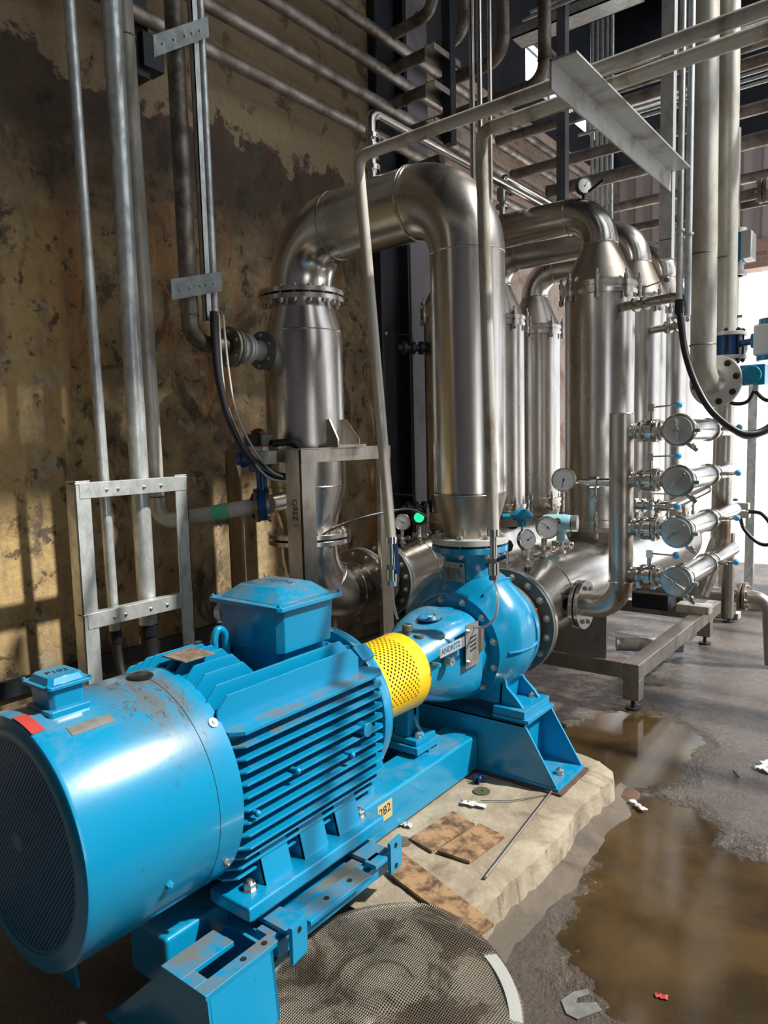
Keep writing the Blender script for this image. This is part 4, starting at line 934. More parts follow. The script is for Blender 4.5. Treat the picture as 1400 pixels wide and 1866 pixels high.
def expansion(name, label, x, z, y0, y1, rf, rb, rf2):
    t = thing(name, label, 'expansion joint', (x, (y0 + y1) / 2, z - rf)); L_ = y1 - y0
    MB().lathe((x, y0, z), (0, 1, 0), [(0.02, rb * 0.98), (L_ * 0.3, rb), (L_ * 0.5, rb * 1.10), (L_ * 0.7, rb), (L_ - 0.02, rb * 0.98)], 72).build('bellows', 'rubber_dusty', t, smooth=60)
    for yy, r2 in ((y0 + 0.010, rf), (y1 - 0.010, rf2)): MB().ring((x, yy, z), (0, 1, 0), rb * 0.9, r2, 0.02, 72).build('backing_flange', 'flange_grey', t, 0.0015)
    return t
e1 = expansion('rubber_joint', 'black rubber expansion joint with grey flanges between pump and suction header', AX, 0.66, 2.972, 3.090, 0.225, 0.190, 0.257)
MB().box(-1.468, -1.463, 3.01, 3.04, 0.735, 0.755).build('orange_label', 'red', e1)
e2 = expansion('rubber_joint', 'dark rubber expansion joint behind the vessel elbow, left of the pump', vx, 0.705, 3.212, 3.430, 0.222, 0.160, 0.224)

def header(name, label, x, z, r, y0, y1, rf, zf, r_in):
    t = thing(name, label, 'header pipe', (x, (y0 + y1) / 2, z - r))
    b = MB(); n = 96
    prof = [(y0, r_in, zf), (y0 + 0.02, r_in, zf), (y0 + 0.30, r, z), (y1 - 0.14, r, z), (y1 - 0.05, r * 0.86, z), (y1 - 0.01, r * 0.5, z), (y1, r * 0.02, z)]
    b.loft([[(x + rr * math.cos(2 * PI * i / n), y, zz + rr * math.sin(2 * PI * i / n)) for i in range(n)] for y, rr, zz in prof])
    b.build('shell', 'steel', t, smooth=50)
    b = MB(); weld(b, (x, y0 + 0.30, z), (0, 1, 0), r + 0.0003); weld(b, (x, y1 - 0.14, z), (0, 1, 0), r + 0.0003); b.build('weld_seam', 'steel_bright', t)
    MB().ring((x, y0 - 0.002, zf), (0, 1, 0), r_in * 0.9, rf, 0.022, 72).build('flange', 'steel', t, 0.0015)
    bolts(t, (x, y0 - 0.014, zf), (0, 1, 0), rf - 0.032, 16, 0.0145, 0.048, 0.2)
    return t
h1 = header('suction_header', 'horizontal stainless header pipe feeding the pump, gauges standing on top', AX, 0.725, 0.21, 3.107, 6.0, 0.258, 0.66, 0.19)
h2 = header('discharge_header', 'horizontal stainless header behind the pump, feeding the wall-side filters', vx, 0.72, 0.20, 3.447, 6.0, 0.225, 0.705, 0.165)

# ------------------------------------------------------------------ filters and their connecting bends
def make_filter(name, label, x, y):
    t = thing(name, label, 'filter housing', (x, y, 0.92), 'upright filter housings')
    MB().cyl((x, y, 1.05), (x, y, 2.375), 0.200, n=96).build('body', 'steel', t)
    MB().lathe((x, y, 0.88), (0, 0, 1), [(0, 0.160), (0.06, 0.195), (0.10, 0.198)], 64, False).build('lower_neck', 'steel_dull', t)
    for zc, nm in ((2.395, 'top_clamp_flange'), (1.02, 'bottom_clamp_flange')):
        f = MB().lathe((x, y, zc), (0, 0, 1), [(-0.042, 0.2), (-0.040, 0.216), (-0.016, 0.218), (-0.014, 0.213), (0.000, 0.213), (0.002, 0.218), (0.030, 0.218), (0.034, 0.2)], 96, False).build(nm, 'steel', t)
        for i in range(8):
            a = 0.3 + 2 * PI * i / 8; px, py = x + 0.222 * math.cos(a), y + 0.222 * math.sin(a)
            MB().cyl((px, py, zc - 0.075), (px, py, zc + 0.085), 0.0075, n=12).cyl((px, py, zc + 0.03), (px, py, zc + 0.058), 0.014, n=6).cyl((px, py, zc - 0.07), (px, py, zc - 0.04), 0.015, n=16).cyl((px, py, zc - 0.03), (px, py, zc + 0.03), 0.0105, n=12).build('swing_bolt', 'bolt', f)
    return t
f0 = make_filter('filter_housing', 'widest-looking front filter housing beside the valve manifold, row nearest the aisle', AX, 4.28)
LBL = {(0, 1): 'second filter housing of the aisle-side row, partly behind the front one', (0, 2): 'rearmost filter housing of the aisle-side row, left of the tall light pipes',
       (1, 0): 'front filter housing of the wall-side row, hidden mostly behind the big riser', (1, 1): 'filter housing just right of the big riser, middle of the wall-side row',
       (1, 2): 'slim-looking rear filter housing of the wall-side row, against the bright doorway'}
YF = (4.28, 4.89, 5.52)
for r, x in enumerate((AX, vx)):
    for k in range(3):
        if (r, k) != (0, 0): copy_tree(f0, (x - AX, YF[k] - 4.28, 0), LBL[(r, k)])
def make_bend(y, label):
    t = thing('return_bend', label, 'pipe', ((AX + vx) / 2, y, 2.43), 'bends over the filter pairs')
    MB().tube([(AX, y, 2.66), (AX, y, 2.855), (vx, y, 2.855), (vx, y, 2.66)], 0.103, 0.19, 56, False, 14).build('pipe', 'steel', t)
    for x in (AX, vx): MB().lathe((x, y, 2.43), (0, 0, 1), [(0, 0.200), (0.01, 0.200), (0.22, 0.103), (0.235, 0.103)], 72, False).build('cone', 'steel_dull', t)
    b = MB(); [weld(b, (x, y, 2.66), (0, 0, 1), 0.1033) for x in (AX, vx)]; [weld(b, (x, y, 2.855), (1, 0, 0), 0.1033) for x in (AX - 0.19, vx + 0.19)]; b.build('weld_seam', 'steel_bright', t)
    return t
r0 = make_bend(4.28, 'front stainless bend with cone ends over the first filter pair')
copy_tree(r0, (0, YF[1] - YF[0], 0), 'second stainless bend with cone ends, between front and rear bends')
copy_tree(r0, (0, YF[2] - YF[0], 0), 'rearmost stainless bend with cone ends over the last filter pair')

# ------------------------------------------------------------------ skid under the filters
sk = thing('filter_skid', 'low stainless skid frame with adjustable feet under the filters', 'skid', (-2.1, 5, 0))
b = MB(); b.box(-1.375, -1.285, 3.94, 6.35, 0.180, 0.272); b.box(-2.91, -1.375, 3.941, 4.03, 0.181, 0.271); b.box(-2.91, -1.375, 5.50, 5.59, 0.181, 0.271); b.box(-3.0, -2.91, 3.94, 6.35, 0.18, 0.272); b.box(-2.91, -1.375, 6.26, 6.349, 0.181, 0.271)
b.build('frame', 'steel_dull', sk, 0.004)
for x in (-1.33, -2.955):
    for y in (3.985, 5.545, 6.30):
        lg = MB().box(x - 0.044, x + 0.044, y - 0.044, y + 0.044, 0.062, 0.1805).build('leg', 'steel_dull', sk, 0.002)
        MB().cyl((x, y, 0.01), (x, y, 0.062), 0.012, n=12).cyl((x, y, 0.001), (x, y, 0.012), 0.042, n=28).build('levelling_foot', 'darksteel', lg)
for x, y in ((AX, 3.985), (AX, 5.545), (vx, 3.985), (vx, 5.545)):
    MB().box(x - 0.165, x + 0.165, y - 0.006, y + 0.006, 0.272, 0.60).build('saddle_plate', 'steel_dull', sk, 0.001)
MB().box(-1.47, -1.25, 5.30, 5.42, 0.272, 0.33).build('packing_block', 'dirtypipe', sk, 0.003)
MB().box(-1.78, -1.52, 5.28, 5.50, 0.272, 0.40).build('lower_box', 'darksteel', sk, 0.003)

# ------------------------------------------------------------------ drain stub and the four-way sampling manifold
mx, my = -1.29, 3.66
ma = thing('valve_manifold', 'heat-stained upright manifold pipe with bottom elbow and flange, four branches', 'manifold', (mx, my, 0.5))
MB().tube([(mx, my, 1.648), (mx, my, 0.702), (-1.478, my, 0.702)], 0.0560, 0.135, 40, True, 12).build('pipe', 'ruststeel', ma)
b = MB(); weld(b, (mx, my, 0.842), (0, 0, 1), 0.0563); weld(b, (mx, my, 1.645), (0, 0, 1), 0.0545); b.build('weld_seam', 'steel_bright', ma)
flange_pair(ma, (-1.486, my, 0.702), (1, 0, 0), 0.05, 0.122, 0.020, 0.008, 8, 0.011, 'steel')
MB().cyl((-1.508, my, 0.702), (-1.60, my, 0.702), 0.050, n=36).build('stub', 'steel_dull', ma)
MSH = V((0.078, -0.228, 0)); ma.location = V(ma.location) + MSH

ZB = (1.561, 1.334, 1.105, 0.879)
BL = ('top valve branch of the manifold with clear face disc and blue knob', 'second valve branch from the top of the manifold', 'third valve branch from the top of the manifold', 'lowest valve branch of the manifold, just above the skid beam')
rots = (1.40, -0.75, -0.75, 0.55)
def make_branch(z, label, rot):
    t = thing('strainer_branch', label, 'strainer', (-1.03, 3.66, z), 'valve branches on the manifold')
    b = MB().cyl((mx + 0.045, my, z), (-1.205, my, z), 0.036, n=28); [b.torus((mx + 0.062 + 0.009 * i, my, z), (1, 0, 0), 0.036, 0.003, 28, 6) for i in range(3)]
    b.build('stub', 'ruststeel', t)
    b = MB()
    for x in (-1.200, -1.172, -1.132, -1.105): b.cyl((x - 0.006, my, z), (x + 0.006, my, z), 0.046, n=32)
    b.cyl((-1.165, my, z), (-1.14, my, z), 0.053, n=32); b.cyl((-1.10, my, z), (-1.05, my, z), 0.033, n=24)
    vb = b.build('butterfly_valve', 'steel_bright', t, 0.001)
    for i in range(6):
        a = 2 * PI * i / 6 + 0.3; MB().cyl((-1.185, my + 0.049 * math.cos(a), z + 0.049 * math.sin(a)), (-1.12, my + 0.049 * math.cos(a), z + 0.049 * math.sin(a)), 0.0045, n=8).build('bolt', 'bolt', vb)
    for x in (-1.186, -1.119):
        o = MB().torus((x, my, z), (1, 0, 0), 0.048, 0.006, 32, 8).box(x - 0.008, x + 0.008, my - 0.062, my - 0.040, z - 0.05, z - 0.02).build('clamp', 'bolt', t)
    MB().cyl((-1.152, my, z + 0.05), (-1.152, my, z + 0.115), 0.012, n=16).box(-1.166, -1.138, my - 0.012, my + 0.012, z + 0.088, z + 0.122).build('valve_stem', 'steel_bright', vb, 0.001)
    hd = MB().cyl((-1.145, my, z + 0.108), (-1.035, my - 0.03, z + 0.112), 0.0042, n=10).build('handle', 'steel_bright', vb)
    MB().sphere((-1.022, my - 0.034, z + 0.113), 0.0175, 20).build('knob', 'ballblue', hd)
    # strainer barrel running away from the aisle
    MB().lathe((-1.01, 3.575, z), (0, 1, 0), [(0, 0.060), (0.03, 0.060), (0.035, 0.050), (0.60, 0.050), (0.64, 0.036), (1.14, 0.036)], 48).build('barrel', 'steel', t)
    MB().torus((-1.01, 3.590, z), (0, 1, 0), 0.066, 0.008, 56, 10).box(-1.01 + 0.060, -1.01 + 0.092, 3.578, 3.602, z - 0.012, z + 0.004).box(-1.01 - 0.090, -1.01 - 0.062, 3.580, 3.600, z - 0.004, z + 0.010).build('clamp_ring', 'steel_bright', t, 0.001)
    cap = MB().lathe((-1.01, 3.572, z), (0, -1, 0), [(-0.012, 0.061), (0.002, 0.061), (0.005, 0.052), (0.006, 0)], 56).build('end_cap', 'glasscap', t)
    R = Matrix.Rotation(rot, 3, 'Y'); b = MB()
    p = V((-1.01, 3.556, z)); q = R @ V((0.052, 0, 0)); b.cyl(p - q, p + q, 0.0052, n=10); b.cyl((-1.01, 3.572, z), (-1.01, 3.545, z), 0.011, n=20)
    b.build('pull_handle', 'bolt', cap)
    MB().torus((-1.01, 3.70, z), (0, 1, 0), 0.0505, 0.0022, 48, 6).torus((-1.01, 4.10, z), (0, 1, 0), 0.052, 0.006, 48, 8).build('weld_ring', 'steel_bright', t)
    MB().torus((-1.01, 4.20, z), (0, 1, 0), 0.044, 0.008, 40, 8).cyl((-0.985, 4.20, z + 0.0), (-0.93, 4.20, z), 0.012, n=14).build('rear_clamp', 'steel_bright', t)
    MB().cyl((-0.96, 4.25, z - 0.005), (-0.90, 4.22, z + 0.005), 0.009, n=12).build('rear_lever', 'steel_bright', t)
    MB().sphere((-0.892, 4.215, z + 0.006), 0.0165, 16).build('rear_knob', 'ballblue', t)
    MB().prism([(-0.965, 3.585, z - 0.055), (-0.925, 3.585, z - 0.085), (-0.935, 3.585, z - 0.098), (-0.975, 3.585, z - 0.068)], (0, 0.008, 0)).sphere((-0.945, 3.59, z - 0.07), 0.012, 12).build('wing_nut', 'bolt', t)
    return t
M['glasscap'] = mat_metal('polished_cap', (0.60, 0.62, 0.58), 0.30, (0.48, 0.50, 0.47), 5, rvar=0.05, metal=0.45)
for z, lb, rt in zip(ZB, BL, rots): tt = make_branch(z, lb, rt); tt.location = V(tt.location) + MSH
# lower tube between the second and third branch
tag(MB().tube([(-1.24, 3.92, 1.165), (-1.12, 3.92, 1.165), (-1.06, 4.40, 1.225)], 0.026, 0.04, 24).build('sample_tube', 'steel'), 'slim bright tube slanting up between the second and third strainer', 'pipe')
g2 = thing('sanitary_valve', 'small clamped valve with lever behind the manifold, above the third branch', 'valve', (-1.2, 3.92, 1.16))
b = MB(); [b.cyl((x - 0.005, 3.92, 1.165), (x + 0.005, 3.92, 1.165), 0.038, n=24) for x in (-1.30, -1.26, -1.22, -1.18)]; b.cyl((-1.32, 3.92, 1.165), (-1.16, 3.92, 1.165), 0.024, n=20); b.build('body', 'steel_bright', g2)
MB().cyl((-1.22, 3.92, 1.165), (-1.22, 3.92, 1.235), 0.012, n=12).cyl((-1.22, 3.92, 1.23), (-1.08, 3.89, 1.232), 0.004, n=8).build('handle', 'steel_bright', g2)

# ------------------------------------------------------------------ instruments
def gauge(name, label, c, n, r, depth, stem=None, mat='steel_dull', needle=0.6, cat='pressure gauge'):
    n = V(n).normalized(); c = V(c); t = thing(name, label, cat, tuple(stem) if stem is not None else tuple(c))
    MB().lathe(c, n, [(-depth, r * 0.90), (-depth * 0.9, r * 0.97), (0, r), (0.004, r), (0.006, r * 0.94), (0.002, r * 0.88), (0.002, 0)], 56).build('case', mat, t)
    d = MB().lathe(c, n, [(0.0025, r * 0.88), (0.0032, r * 0.88), (0.0032, 0)], 48).build('dial', 'white', t)
    u, v, _ = frame_of(n); up = V((0, 0, 1)); up = (up - n * up.dot(n)).normalized(); rt = up.cross(n)
    b = MB()
    for k in range(11):
        a = math.radians(225 - 27 * k); dv = rt * math.cos(a) + up * math.sin(a); p = c + n * 0.0036
        b.bar(p + dv * r * 0.70, p + dv * r * (0.82), r * 0.03, 0.0004, n)
    b.build('dial_marks', 'ink', d)
    dv = rt * math.cos(needle) + up * math.sin(needle); b = MB(); b.bar(c + n * 0.0048 - dv * r * 0.2, c + n * 0.0048 + dv * r * 0.66, r * 0.05, 0.0005, n); b.cyl(c + n * 0.004, c + n * 0.0055, r * 0.09, n=14)
    b.build('needle', 'ink', d)
    return t
tA = gauge('pressure_gauge', 'round white-faced pressure gauge on the left side of the valve manifold', (-1.565, 3.62, 1.33), (0.25, -1, 0.02), 0.060, 0.035, (-1.42, my, 1.30), 'steel_bright', -1.75)
b = MB().cyl((-1.34, my, 1.318), (-1.405, my, 1.318), 0.020, n=20).cyl((-1.405, my, 1.318), (-1.44, my, 1.318), 0.028, n=20).cyl((-1.44, my, 1.318), (-1.50, my, 1.322), 0.014, n=16).cyl((-1.50, my, 1.322), (-1.56, 3.64, 1.325), 0.010, n=12); b.build('stem', 'steel_bright', tA)
MB().cyl((-1.42, my, 1.29), (-1.42, my, 1.255), 0.008, n=10).torus((-1.42, my, 1.240), (0, 1, 0), 0.014, 0.004, 20, 8).build('wing_nut', 'bolt', tA)
tA.location = V(tA.location) + MSH
def base_valve(t, x, y, z, s=1.0):
    b = MB(); b.cyl((x, y, z - 0.05 * s), (x, y, z + 0.05 * s), 0.010 * s, n=12); b.lathe((x, y, z - 0.01), (0, 0, 1), [(0, 0.017 * s), (0.008 * s, 0.020 * s), (0.02 * s, 0.014 * s)], 16)
    b.lathe((x, y, z - 0.035 * s), (0, 0, 1), [(0, 0.02 * s), (0.012 * s, 0.02 * s)], 6); b.cyl((x - 0.03 * s, y, z + 0.005), (x + 0.035 * s, y, z + 0.005), 0.008 * s, n=10)
    b.torus((x + 0.045 * s, y, z + 0.005), (0, 1, 0), 0.011 * s, 0.004 * s, 16, 6); b.box(x - 0.045 * s, x - 0.02 * s, y - 0.004, y + 0.004, z - 0.008, z + 0.02)
    return b.build('isolating_valve', 'bolt', t)
t = gauge('pressure_gauge', 'tilted bright-rimmed gauge seen edge-on at the front of the suction header', (-1.625, 3.27, 1.035), (0.90, -0.30, 0.18), 0.055, 0.022, (-1.62, 3.28, 0.93), 'steel_bright', 0.4)
base_valve(t, -1.63, 3.28, 0.935)
t = gauge('pressure_gauge', 'deep-cased pressure gauge in the middle of the suction header cluster', (-1.575, 3.40, 1.085), (0.55, -0.80, 0.02), 0.058, 0.055, (-1.60, 3.42, 0.95), 'steel_dull', 2.4)
base_valve(t, -1.61, 3.42, 0.97, 1.1)
MB().cyl((-1.61, 3.43, 0.98), (-1.60, 3.425, 1.04), 0.011, n=12).build('stem', 'steel_dull', t)
t = thing('thermometer_head', 'teal domed temperature head on a thin stem above the pump', 'sensor', (-1.72, 3.42, 0.93))
MB().lathe((-1.70, 3.36, 1.090), (0, 0, 1), [(0, 0.024), (0.03, 0.024), (0.034, 0.045), (0.050, 0.056), (0.062, 0.056), (0.070, 0.046), (0.085, 0.034), (0.095, 0.0)], 32).build('head', 'teal', t, smooth=50)
MB().cyl((-1.70, 3.36, 0.93), (-1.70, 3.36, 1.09), 0.006, n=12).build('stem', 'steel_bright', t)
MB().cyl((-1.75, 3.33, 1.140), (-1.785, 3.31, 1.140), 0.016, n=16).build('cable_gland', 'teal', t)
tag(MB().spline([(-1.785, 3.31, 1.140), (-1.86, 3.27, 1.125), (-1.93, 3.23, 1.05), (-1.97, 3.20, 0.94), (-1.93, 3.16, 0.86), (-1.84, 3.14, 0.82)], 0.012).build('black_cable', 'rubber'), 'black cable curving down from the teal temperature head', 'cable')
t = thing('small_thermometer', 'dark faceted sensor head on a short stem beside the tilted gauge', 'sensor', (-1.70, 3.20, 0.92))
MB().cyl((-1.70, 3.20, 0.88), (-1.70, 3.20, 0.985), 0.007, n=12).build('stem', 'steel_bright', t)
MB().lathe((-1.72, 3.22, 1.005), (0.8, -0.6, 0.15), [(-0.015, 0.022), (0.0, 0.034), (0.02, 0.034), (0.024, 0.02)], 8).build('head', 'darksteel', t)
t = thing('pressure_transmitter', 'pale blue pressure transmitter behind the suction header gauges', 'transmitter', (-1.60, 3.62, 0.95))
MB().lathe((-1.66, 3.60, 1.085), (1, 0.25, 0), [(-0.03, 0.042), (0.0, 0.047), (0.09, 0.047), (0.115, 0.042)], 32).build('housing', 'paleblue', t, 0.002)
MB().lathe((-1.545, 3.63, 1.085), (1, 0.25, 0), [(0, 0.044), (0.03, 0.044), (0.034, 0.03)], 32).build('end_cap', 'nameplate', t)
MB().cyl((-1.60, 3.54, 1.10), (-1.595, 3.565, 1.10), 0.018, n=16).build('blind_gland', 'black', t)
MB().cyl((-1.60, 3.615, 0.99), (-1.60, 3.615, 1.05), 0.024, n=20).build('neck', 'paleblue', t)
base_valve(t, -1.60, 3.62, 0.965, 1.2)
t = gauge('pressure_gauge', 'white-faced gauge left of the green-lit transmitter behind the pump', (-2.555, 3.49, 1.055), (0.55, -0.8, 0.02), 0.050, 0.03, (-2.57, 3.50, 0.93), 'steel_dull', 2.5)
base_valve(t, -2.575, 3.51, 0.955)
t = thing('green_display_transmitter', 'transmitter with round green-lit display behind the pump discharge flange', 'transmitter', (-2.47, 3.55, 0.93))
MB().lathe((-2.50, 3.58, 1.085), (0.6, -0.8, 0), [(-0.05, 0.042), (0.0, 0.046), (0.05, 0.046)], 32).build('housing', 'paleblue', t)
MB().lathe((-2.472, 3.543, 1.085), (0.6, -0.8, 0), [(0, 0.048), (0.022, 0.048), (0.022, 0.03)], 32, False).build('display_ring', 'black', t)
MB().lathe((-2.462, 3.530, 1.085), (0.6, -0.8, 0), [(0, 0.031), (0.002, 0.031), (0.002, 0)], 28).build('display', 'display', t)
base_valve(t, -2.49, 3.57, 0.965, 1.1)
# top gauge, vent assembly and small hose fittings over the bends
t = gauge('pressure_gauge', 'small dark-rimmed gauge on top of the front return bend', (-1.735, 4.26, 3.01), (0.75, -0.65, 0), 0.048, 0.035, (-1.75, 4.28, 2.95), 'darksteel', 1.0)
MB().cyl((-1.75, 4.28, 2.94), (-1.75, 4.28, 2.98), 0.010, n=12).cyl((-1.70, 4.24, 2.965), (-1.58, 4.16, 2.985), 0.009, n=12).build('stem', 'black', t)

def sanitary_riser(name, label, x, y, z0, zt, xe, ye, r=0.024):
    t = thing(name, label, 'vent valve', (x, y, z0))
    MB().tube([(x, y, z0), (x, y, zt), (xe, ye, zt)], r, 0.055, 28, True, 10).build('tube', 'steel_bright', t)
    for zc, rr in ((z0 + 0.06, 0.040), (z0 + 0.20, 0.040)): MB().cyl((x, y, zc - 0.012), (x, y, zc + 0.012), rr, n=28).cyl((x - 0.05, y, zc), (x + 0.045, y, zc), 0.008, n=10).build('clamp', 'steel_bright', t, 0.002)
    MB().cyl((x, y, z0 + 0.10), (x, y, z0 + 0.17), 0.034, n=28).cyl((x, y, z0 + 0.135), (x + 0.07, y - 0.01, z0 + 0.14), 0.013, n=14).build('valve_body', 'steel', t, 0.002)
    MB().prism([(x + 0.05, y - 0.015, z0 + 0.115), (x + 0.085, y - 0.015, z0 + 0.115), (x + 0.085, y - 0.015, z0 + 0.165), (x + 0.07, y - 0.015, z0 + 0.175)], (0, 0.02, 0)).build('lever', 'steel_bright', t)
    return t
sanitary_riser('vent_riser', 'polished vent tube with clamps on top of the big discharge bend', -2.165, 2.775, 2.75, 3.065, -2.165, 4.6)
sanitary_riser('vent_riser', 'darker vent tube with clamps on the left part of the front return bend', -2.29, 4.28, 2.95, 3.20, -2.29, 5.6, 0.020)
# ------------------------------------------------------------------ pipes, conduits and brackets along the stained wall
def pipe(name, label, cat, pts, r, mat, bend=0.08, welds=(), n=28, group=None):
    b = MB().tube(pts, r, bend, n, True, 10)
    for w_ in welds: b.torus(w_[0], w_[1], r + 0.0006, 0.003, 28, 6)
    return tag(b.build(name, mat), label, cat, group)
sc_ = thing('cable_conduit', 'slim galvanised conduit, leftmost upright on the stained wall, black hose at its foot', 'conduit', (-2.95, 1.77, 0.7))
MB().tube([(-2.955, 1.80, 0.70), (-2.95, 1.75, 5.2)], 0.0235, 0, 24).build('tube', 'galv', sc_)
MB().cyl((-2.953, 1.802, 0.66), (-2.953, 1.80, 0.72), 0.026, n=20).build('coupler', 'black', sc_)
h = MB().spline([(-2.953, 1.802, 0.67), (-2.93, 1.80, 0.55), (-2.85, 1.79, 0.40), (-2.70, 1.76, 0.28), (-2.50, 1.70, 0.20)], 0.021, 16, 10)
h.build('flexible_hose', 'rubber', sc_)
bc_ = thing('cable_conduit', 'thick galvanised conduit, left of the grey pipe, black hose at its foot', 'conduit', (-2.95, 1.97, 0.68))
MB().tube([(-2.955, 1.975, 0.70), (-2.95, 1.965, 5.2)], 0.042, 0, 32).build('tube', 'galv', bc_)
MB().cyl((-2.955, 1.975, 0.655), (-2.955, 1.975, 0.71), 0.044, n=24).build('coupler', 'black', bc_)
MB().spline([(-2.955, 1.975, 0.66), (-2.95, 1.98, 0.55), (-2.90, 1.99, 0.38), (-2.78, 1.98, 0.24), (-2.55, 1.9, 0.17)], 0.038, 18, 10).build('flexible_hose', 'rubber', bc_)
gp = thing('drain_pipe', 'grey upright pipe against the stained wall turning towards the blue valve', 'pipe', (-3.05, 2.12, 1.2))
MB().tube([(-3.05, 2.10, 3.62), (-3.05, 2.13, 1.17), (-2.655, 2.415, 1.245)], 0.0385, 0.07, 28, True, 10).build('pipe', 'lightpipe', gp)
b = MB(); b.torus((-3.05, 2.125, 1.30), (0, 0, 1), 0.039, 0.004, 28, 6); b.torus((-3.05, 2.105, 3.42), (0, 0, 1), 0.039, 0.004, 28, 6); b.build('weld_seam', 'darkpipe', gp)
o = MB().cyl((-2.83, 2.288, 1.2118), (-2.76, 2.339, 1.2250), 0.0392, n=28, caps=False).build('green_tape', 'greentape', gp)
dp = thing('drop_pipe', 'dark mottled upright pipe between the brackets, ending in the upper flanged valve', 'pipe', (-2.79, 2.16, 2.0))
MB().tube([(-2.79, 2.165, 5.0), (-2.77, 2.165, 2.02), (-2.76, 2.36, 2.015)], 0.040, 0.09, 28, True, 10).build('pipe', 'darkpipe', dp)
MB().torus((-2.772, 2.165, 2.14), (0, 0, 1), 0.041, 0.004, 28, 6).build('weld_seam', 'steel_dull', dp)
MB().cyl((-2.76, 2.37, 2.015), (-2.76, 2.385, 2.015), 0.098, n=40).build('flange', 'darkpipe', dp, 0.001)
for (x, y) in ((-2.75, 2.245), (-2.75, 2.29)):
    pass
uc = tag(MB().tube([(-2.745, 2.285, 5.0), (-2.745, 2.290, 2.14)], 0.0175, 0, 20).build('cable_conduit', 'galv'), 'bright slim conduit right of the slotted strut, between the two wall brackets', 'conduit')
us = MB(); us.box(-2.765, -2.735, 2.232, 2.236, 2.12, 5.0); us.box(-2.765, -2.761, 2.232, 2.262, 2.12, 5.0); us.box(-2.739, -2.735, 2.232, 2.262, 2.12, 5.0)
tag(us.build('slotted_strut', 'galv'), 'narrow galvanised strut channel beside the dark mottled pipe', 'strut')
def brk(name, label, y0, y1, z0, z1, x, zt=0.0):
    t = thing(name, label, 'bracket', (x, (y0 + y1) / 2, z0)); dz = z1 - z0
    MB().prism([(x, y0, z0), (x, y1, z1), (x, y1, z1 - 0.085), (x, y0, z0 - 0.085)], (0.004, 0, 0)).prism([(x, y0, z0), (x, y1, z1), (x - 0.06, y1, z1), (x - 0.06, y0, z0)], (0, 0, 0.004)).build('angle', 'bracket', t)
    for k in (0.15, 0.35, 0.55, 0.68, 0.82):
        bolt(t, (x + 0.005, y0 + (y1 - y0) * k, z0 + dz * k - 0.045), (1, 0, 0), 0.006)
    return t
brk('angle_bracket', 'lower greenish bolted angle bracket crossing the wall pipes', 2.015, 2.30, 2.265, 2.345, -2.70)
brk('angle_bracket', 'upper greenish bolted angle bracket crossing the wall pipes', 1.99, 2.29, 3.26, 3.46, -2.70)
b = MB(); b.box(-3.345, -3.235, 2.26, 2.36, 3.38, 4.6); b.box(-3.30, -3.20, 2.30, 2.42, 3.42, 3.585)
tag(b.build('black_bracket', 'darksteel', bevel=0.004), 'black steel hanger on the wall behind the upper bracket', 'bracket')
tag(MB().box(-3.35, -3.05, 2.05, 2.07, 1.93, 1.95).build('bracket_arm', 'steel_dull'), 'short steel arm sticking out of the wall by the dark pipe elbow', 'bracket')

uv = thing('flanged_ball_valve', 'grey flanged ball valve joining the dark wall pipe to the vessel', 'valve', (-2.76, 2.5, 1.9))
MB().cyl((-2.76, 2.395, 2.015), (-2.76, 2.412, 2.015), 0.095, n=40).cyl((-2.76, 2.585, 2.015), (-2.76, 2.602, 2.015), 0.095, n=40).build('end_flange', 'flange_grey', uv, 0.001)
MB().lathe((-2.76, 2.41, 2.015), (0, 1, 0), [(0, 0.05), (0.03, 0.06), (0.055, 0.062), (0.056, 0.075), (0.066, 0.075), (0.067, 0.07), (0.077, 0.07), (0.078, 0.075), (0.088, 0.075), (0.089, 0.06), (0.14, 0.048), (0.175, 0.05)], 36).build('body', 'lightgrey', uv, 0.001)
MB().cyl((-2.76, 2.606, 2.015), (-2.76, 2.622, 2.015), 0.096, n=40).build('vessel_flange', 'steel', uv, 0.001)
MB().cyl((-2.76, 2.62, 2.015), (-2.745, 2.69, 2.015), 0.05, n=28).build('nozzle', 'steel', uv)
bolts(uv, (-2.76, 2.377, 2.015), (0, -1, 0), 0.075, 6, 0.010, 0, 0.4); bolts(uv, (-2.76, 2.583, 2.015), (0, -1, 0), 0.075, 6, 0.009, 0, 0.4)

lv = thing('actuated_valve', 'blue butterfly valve with black switch box low on the wall vessel', 'valve', (-2.85, 2.6, 1.1))
ld = V((0.72, 0.69, 0.06)).normalized(); lp = V((-2.65, 2.42, 1.246))
MB().cyl(lp - ld * 0.012, lp + ld * 0.006, 0.083, n=36).build('pipe_flange', 'ruststeel', lv, 0.001)
MB().cyl(lp + ld * 0.008, lp + ld * 0.045, 0.078, n=36).build('valve_body', 'deepblue', lv, 0.001)
MB().cyl(lp + ld * 0.047, lp + ld * 0.062, 0.086, n=36).build('vessel_flange', 'steel', lv, 0.001)
MB().cyl(lp + ld * 0.06, V((-2.60, 2.68, 1.27)), 0.045, n=28).build('nozzle', 'steel_dull', lv)
bolts(lv, lp - ld * 0.012, -ld, 0.062, 4, 0.012, 0, 0.7, 'darkbolt' if 'darkbolt' in M else 'bolt')
q = lp + ld * 0.026
MB().cyl(q + V((0, 0, 0.06)), q + V((0, 0, 0.17)), 0.026, n=16).box(q.x - 0.05, q.x + 0.03, q.y - 0.04, q.y + 0.03, q.z + 0.165, q.z + 0.20).build('valve_neck', 'deepblue', lv, 0.002)
